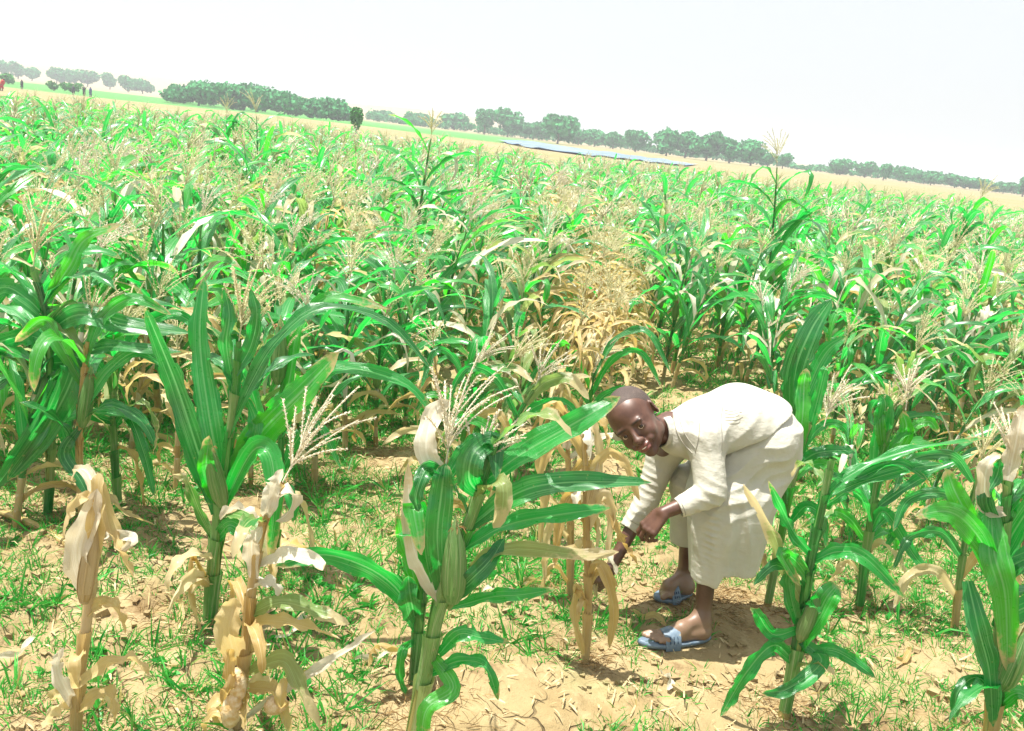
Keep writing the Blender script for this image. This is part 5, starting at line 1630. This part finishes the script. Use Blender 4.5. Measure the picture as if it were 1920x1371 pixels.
tiny_person(138, 192, 178, 120, 'dark', 'tiny far-off dark person, left one of the trio beyond the field')
tiny_person(158, 195, 181, 118, 'black', 'tiny far-off black-clad person, middle one of the trio beyond the field')
tiny_person(170, 198, 182, 115, 'blue', 'tiny far-off dark blue person, right one of the trio beyond the field')

# ------------------------------------------------------------------ weeds, litter, clods
t = NT('weed_grass_blade')
vec, u_, v_, w_ = t.lc()
c = t.mix(t.ss(w_, .0, .6), (.012, .20, .022), (.06, .36, .05)); c = t.mix(t.ss(w_, .86, .93), c, (.38, .30, .11))
p_ = t.princ(c, .45, .4); tl = t.n('ShaderNodeBsdfTranslucent')
hs = t.n('ShaderNodeHueSaturation'); hs.inputs['Value'].default_value = 1.7; t.l(c, hs.inputs['Color']); t.l(hs.outputs[0], tl.inputs[0])
mx = t.n('ShaderNodeMixShader'); mx.inputs[0].default_value = .35; t.l(p_, mx.inputs[1]); t.l(tl.outputs[0], mx.inputs[2])
M_WEED = t.done(mx.outputs[0])
def blades(x, y, L, w, spread, nb, rng, up=1.0):
    """tufts at x,y ; nb blades each; returns verts/faces/lc"""
    N = len(x); X = np.repeat(x, nb); Y = np.repeat(y, nb); Lr = np.repeat(L, nb)*rng.uniform(.5, 1.1, N*nb)
    Z = ground_h(X, Y)-.004
    a = rng.uniform(0, 2*math.pi, N*nb); e = rng.uniform(.35, 1.45, N*nb)*up
    sp = rng.uniform(0, spread, N*nb)
    o = np.stack([X+np.cos(a)*sp, Y+np.sin(a)*sp, Z], 1)
    d = np.stack([np.cos(a)*np.cos(e), np.sin(a)*np.cos(e), np.sin(e)], 1)
    b2 = rng.uniform(0, 6.28, N*nb)
    s = nrm(np.cross(d, np.stack([np.cos(b2), np.sin(b2), .3+0*b2], 1)))
    ww = (w*rng.uniform(.6, 1.3, N*nb))[:, None]
    Lr = Lr[:, None]
    droop = rng.uniform(.1, .6, (N*nb, 1))
    P1 = o+d*Lr*.5; P2 = o+d*Lr-np.array([0, 0, 1])*Lr*droop*.5
    V = np.stack([o-s*ww*.5, o+s*ww*.5, P1+s*ww*.5, P1-s*ww*.5, P2+s*ww*.06, P2-s*ww*.06], 1).reshape(-1, 3)
    k = np.arange(N*nb)[:, None]*6
    F = np.concatenate([k+[[0, 1, 2, 3]], k+[[3, 2, 4, 5]]])
    Lc = np.zeros((N*nb, 6, 3)); Lc[:, :, 2] = rng.random(N*nb)[:, None]
    return V, F, Lc.reshape(-1, 3)
def weedmask(x, y):
    m = vnoise(x, y, 1.9, 51)*.6+vnoise(x, y, 5.3, 52)*.4
    px = 960+FPX*(x/np.maximum(y, .5))*.9            # rough bearing only
    m = m + .20*sst(.98, 1.3, x)*(1-sst(4, 6, y)) + .10*sst(-.4, -.8, x) - .16*np.exp(-(((x-.35)/.55)**2+((y-2.25)/.35)**2))
    m = m - .1*np.exp(-(((x+.25)/.35)**2+((y-2.6)/.5)**2)) + .16*np.exp(-(((x-.5)/.30)**2+((y-3.35)/.45)**2))
    m = m - .15*np.exp(-(((x-1.0)/.2)**2+((y-2.9)/.3)**2))
    return m
rg = np.random.default_rng(3)
gW = Geo()
def scatter(n, x0, x1, y0, y1, thr):
    x = rg.uniform(x0, x1, n); y = rg.uniform(y0, y1, n)
    keep = (np.abs(x) < .72*y+.6) & (rg.random(n) < sst(thr-.05, thr+.09, weedmask(x, y)))
    keep &= ~((np.hypot(x-.68, y-2.74) < .14))
    return x[keep], y[keep]
x, y = scatter(38000, -3, 4, 1.5, 6.5, .375); L = rg.uniform(.025, .085, len(x)); gW.add(*blades(x, y, L, .0031, .02, 6, rg))
x, y = scatter(3000, -3, 4, 1.5, 6, .52); L = rg.uniform(.10, .19, len(x)); gW.add(*blades(x, y, L, .0060, .012, 7, rg))
x, y = scatter(1500, -2.5, 3.5, 1.5, 5, .50); L = rg.uniform(.03, .06, len(x)); gW.add(*blades(x, y, L, .016, .006, 7, rg, .6))
x = rg.uniform(-9, 11, 26000); y = rg.uniform(4.2, 14, 26000); k_ = (np.abs(x) < .72*y+.5) & (rg.random(len(x)) < sst(.38, .55, weedmask(x, y)))
gW.add(*blades(x[k_], y[k_], rg.uniform(.05, .14, k_.sum()), .009, .04, 5, rg))
tag(gobj('weed_grass', gW, [M_WEED], smooth=False), 'bright green grass and weeds sprouting over the soil', 'grass', kind='stuff')
# dry litter: curled leaf scraps on the soil
gL = Geo()
n = 15000
x = rg.uniform(-3.2, 4.2, n); y = 1.6+rg.uniform(0, 1, n)**1.2*6; k_ = (np.abs(x) < .72*y+.5) & (rg.random(n) < .25+.75*sst(.45, .6, vnoise(x, y, 1.6, 71))); x = x[k_]; y = y[k_]; n = len(x)
a = rg.uniform(0, 6.28, n); Lh = rg.uniform(.006, .034, n)*(1+.8*(rg.random(n) < .05)); wd = rg.uniform(.0008, .0040, n)
d = np.stack([np.cos(a), np.sin(a), rg.normal(0, .22, n)], 1); s = np.stack([-np.sin(a), np.cos(a), rg.normal(0, .5, n)], 1)
c0 = np.stack([x, y, ground_h(x, y)+.006+np.abs(rg.normal(0, .006, n))], 1)
up_ = np.array([0, 0, 1])*(rg.uniform(-.1, .35, n)*Lh)[:, None]
V = np.stack([c0-d*Lh[:, None]-s*wd[:, None]*.5, c0-d*Lh[:, None]+s*wd[:, None]*.5, c0+up_+s*wd[:, None], c0+up_-s*wd[:, None], c0+d*Lh[:, None]+s*wd[:, None]*.4, c0+d*Lh[:, None]-s*wd[:, None]*.4], 1).reshape(-1, 3)
k = np.arange(n)[:, None]*6
Lc = np.zeros((n, 6, 3)); Lc[:, :, 2] = rg.random(n)[:, None]; Lc[:, :, 0] = .5; Lc[:, :, 1] = .5
gL.add(V, np.concatenate([k+[[0, 1, 2, 3]], k+[[3, 2, 4, 5]]]), Lc.reshape(-1, 3))
M_LIT = simple('dead_leaf_scrap', (.30, .21, .10), (.52, .43, .24), 45, .75, .4, .002)
tag(gobj('dry_litter', gL, [M_LIT], smooth=False), 'straw coloured scraps of dead leaf scattered on the soil', 'litter', kind='stuff')
# soil clods
gC = Geo(); n = 9000
x = rg.uniform(-3, 4, n); y = 1.6+rg.uniform(0, 1, n)**1.3*6; k_ = (np.abs(x) < .72*y+.5) & (rg.random(n) < .12+.88*sst(.5, .62, vnoise(x, y, 2.2, 81))) & (np.hypot(x-.68, y-2.76) > .17); x = x[k_]; y = y[k_]; n = len(x)
r = rg.uniform(.003, .014, n)*(1+1.2*(rg.random(n) < .06))
cube = np.array([[p, q_, w__] for w__ in (-1, 1) for q_ in (-1, 1) for p in (-1, 1)], float)
V = cube[None]*r[:, None, None]*rg.uniform(.5, 1.1, (n, 8, 3))*np.array([1, 1, .7])
ang = rg.uniform(0, 6.28, n); cs_, sn_ = np.cos(ang), np.sin(ang)
Vx = V[:, :, 0]*cs_[:, None]-V[:, :, 1]*sn_[:, None]; Vy = V[:, :, 0]*sn_[:, None]+V[:, :, 1]*cs_[:, None]
V = np.stack([Vx+x[:, None], Vy+y[:, None], V[:, :, 2]+(ground_h(x, y)+r*.25)[:, None]], 2).reshape(-1, 3)
Fc = np.array([[0, 2, 3, 1], [4, 5, 7, 6], [0, 1, 5, 4], [2, 6, 7, 3], [0, 4, 6, 2], [1, 3, 7, 5]])
F = (np.arange(n)[:, None, None]*8+Fc[None]).reshape(-1, 4)
gC.add(V, F, np.zeros((n*8, 3)))
tag(gobj('soil_clods', gC, [M_SOIL], smooth=False), 'small tan crumbs and clods of soil', 'soil', kind='stuff')
gR = Geo()
for px, py, nn, sp in [(250, 900, 260, .16), (640, 880, 260, .18), (560, 930, 200, .14), (392, 1160, 240, .12), (700, 830, 200, .2), (1290, 1125, 260, .12), (1420, 1120, 260, .14), (1560, 900, 220, .22), (790, 1340, 160, .1), (1760, 880, 240, .25), (30, 900, 260, .2), (1100, 1225, 120, .08), (1068, 1120, 160, .09), (1470, 1330, 140, .09), (140, 1360, 160, .1), (455, 1350, 180, .1), (900, 960, 180, .15), (1610, 1130, 160, .12), (130, 1000, 260, .16), (1850, 1360, 120, .12)]:
    b = gp(px, py)
    x = b[0]+rg.normal(0, sp, nn); y = b[1]+rg.normal(0, sp*.8, nn); k_ = np.hypot(x-.68, y-2.74) > .13
    gR.add(*blades(x[k_], y[k_], rg.uniform(.04, .12, k_.sum()), .0022, .02, 3, rg, .42))
M_ROOT = simple('dead_fibre', (.13, .07, .025), (.38, .25, .10), 40, .8, .4, .002, (.50, .38, .18))
tag(gobj('dead_roots', gR, [M_ROOT], smooth=False), 'tangled brown roots and dead fibres around the stalk bases', 'roots', kind='stuff')
# single fallen leaves
proto_me = None
for q_, (px, py, ln, an, lab) in enumerate([
        (1215, 1165, .14, 2.5, 'tan broken leaf lying between the boy\'s feet'),
        (40, 1240, .16, 1.0, 'white bleached leaf scrap on the soil at the far left'),
        (560, 1200, .22, 1.1, 'twisted pale leaf lying in the weeds left of centre'),
        (1000, 1120, .18, .3, 'pale curled leaf on the soil left of the boy\'s slippers'),
        (930, 1150, .12, 2.8, 'small white leaf scrap on the crust left of the boy'),
        (1700, 1240, .15, .6, 'tan leaf piece in the weeds at lower right'),
        (340, 1150, .20, 1.9, 'thin curled straw leaf at the foot of the big green plant'),
        (700, 1260, .12, .2, 'white papery husk scrap on bare soil near bottom centre'),
        (480, 1250, .14, .8, 'short straw leaf lying near the dry leaning stalk'),
        (1250, 1290, .10, 1.5, 'thin pale straw on the bare soil below the slipper')]):
    b = gp(px, py); z0 = gz(b[0], b[1])
    n = 12; tt = np.linspace(0, 1, n)
    P = np.stack([np.cos(an+.6*tt)*ln*(tt-.5), np.sin(an+.6*tt)*ln*(tt-.5), .012+.022*np.sin(tt*math.pi*1.5+q_)**2], 1)
    T = nrm(np.gradient(P, axis=0)); S = nrm(np.cross(T, [0, 0, 1])); N = np.cross(S, T)
    tw = (1.4*np.sin(tt*3+q_))[:, None]
    g = Geo(); g.strip(P, S*np.cos(tw)+N*np.sin(tw), N*np.cos(tw)-S*np.sin(tw), leaf_w(tt, .026), .6, .3+.05*q_, 5, .004, jag=.2)
    o = gobj('fallen_leaf', g, [M_WHITE if q_ in (1, 2, 4, 7, 9) else M_DRY]); o.location = (b[0], b[1], z0)
    tag(o, lab, 'leaf', 'dead leaves lying on the soil')
# ------------------------------------------------------------------ air
hm = bpy.data.materials.new('pale_haze'); hm.use_nodes = True
ht = hm.node_tree; ht.nodes.clear()
ho = ht.nodes.new('ShaderNodeOutputMaterial'); pv = ht.nodes.new('ShaderNodeVolumePrincipled')
pv.inputs['Color'].default_value = (.93, .96, 1.0, 1); pv.inputs['Density'].default_value = .0015; pv.inputs['Anisotropy'].default_value = .2
ht.links.new(pv.outputs[0], ho.inputs['Volume'])
g = Geo(); box_geo(g, (0, 1700, 9.0), (2600, 1800, 12.0))
hz_o = gobj('haze', g, [hm], smooth=False); tag(hz_o, 'pale hot-day haze over the plain', 'haze', kind='stuff')
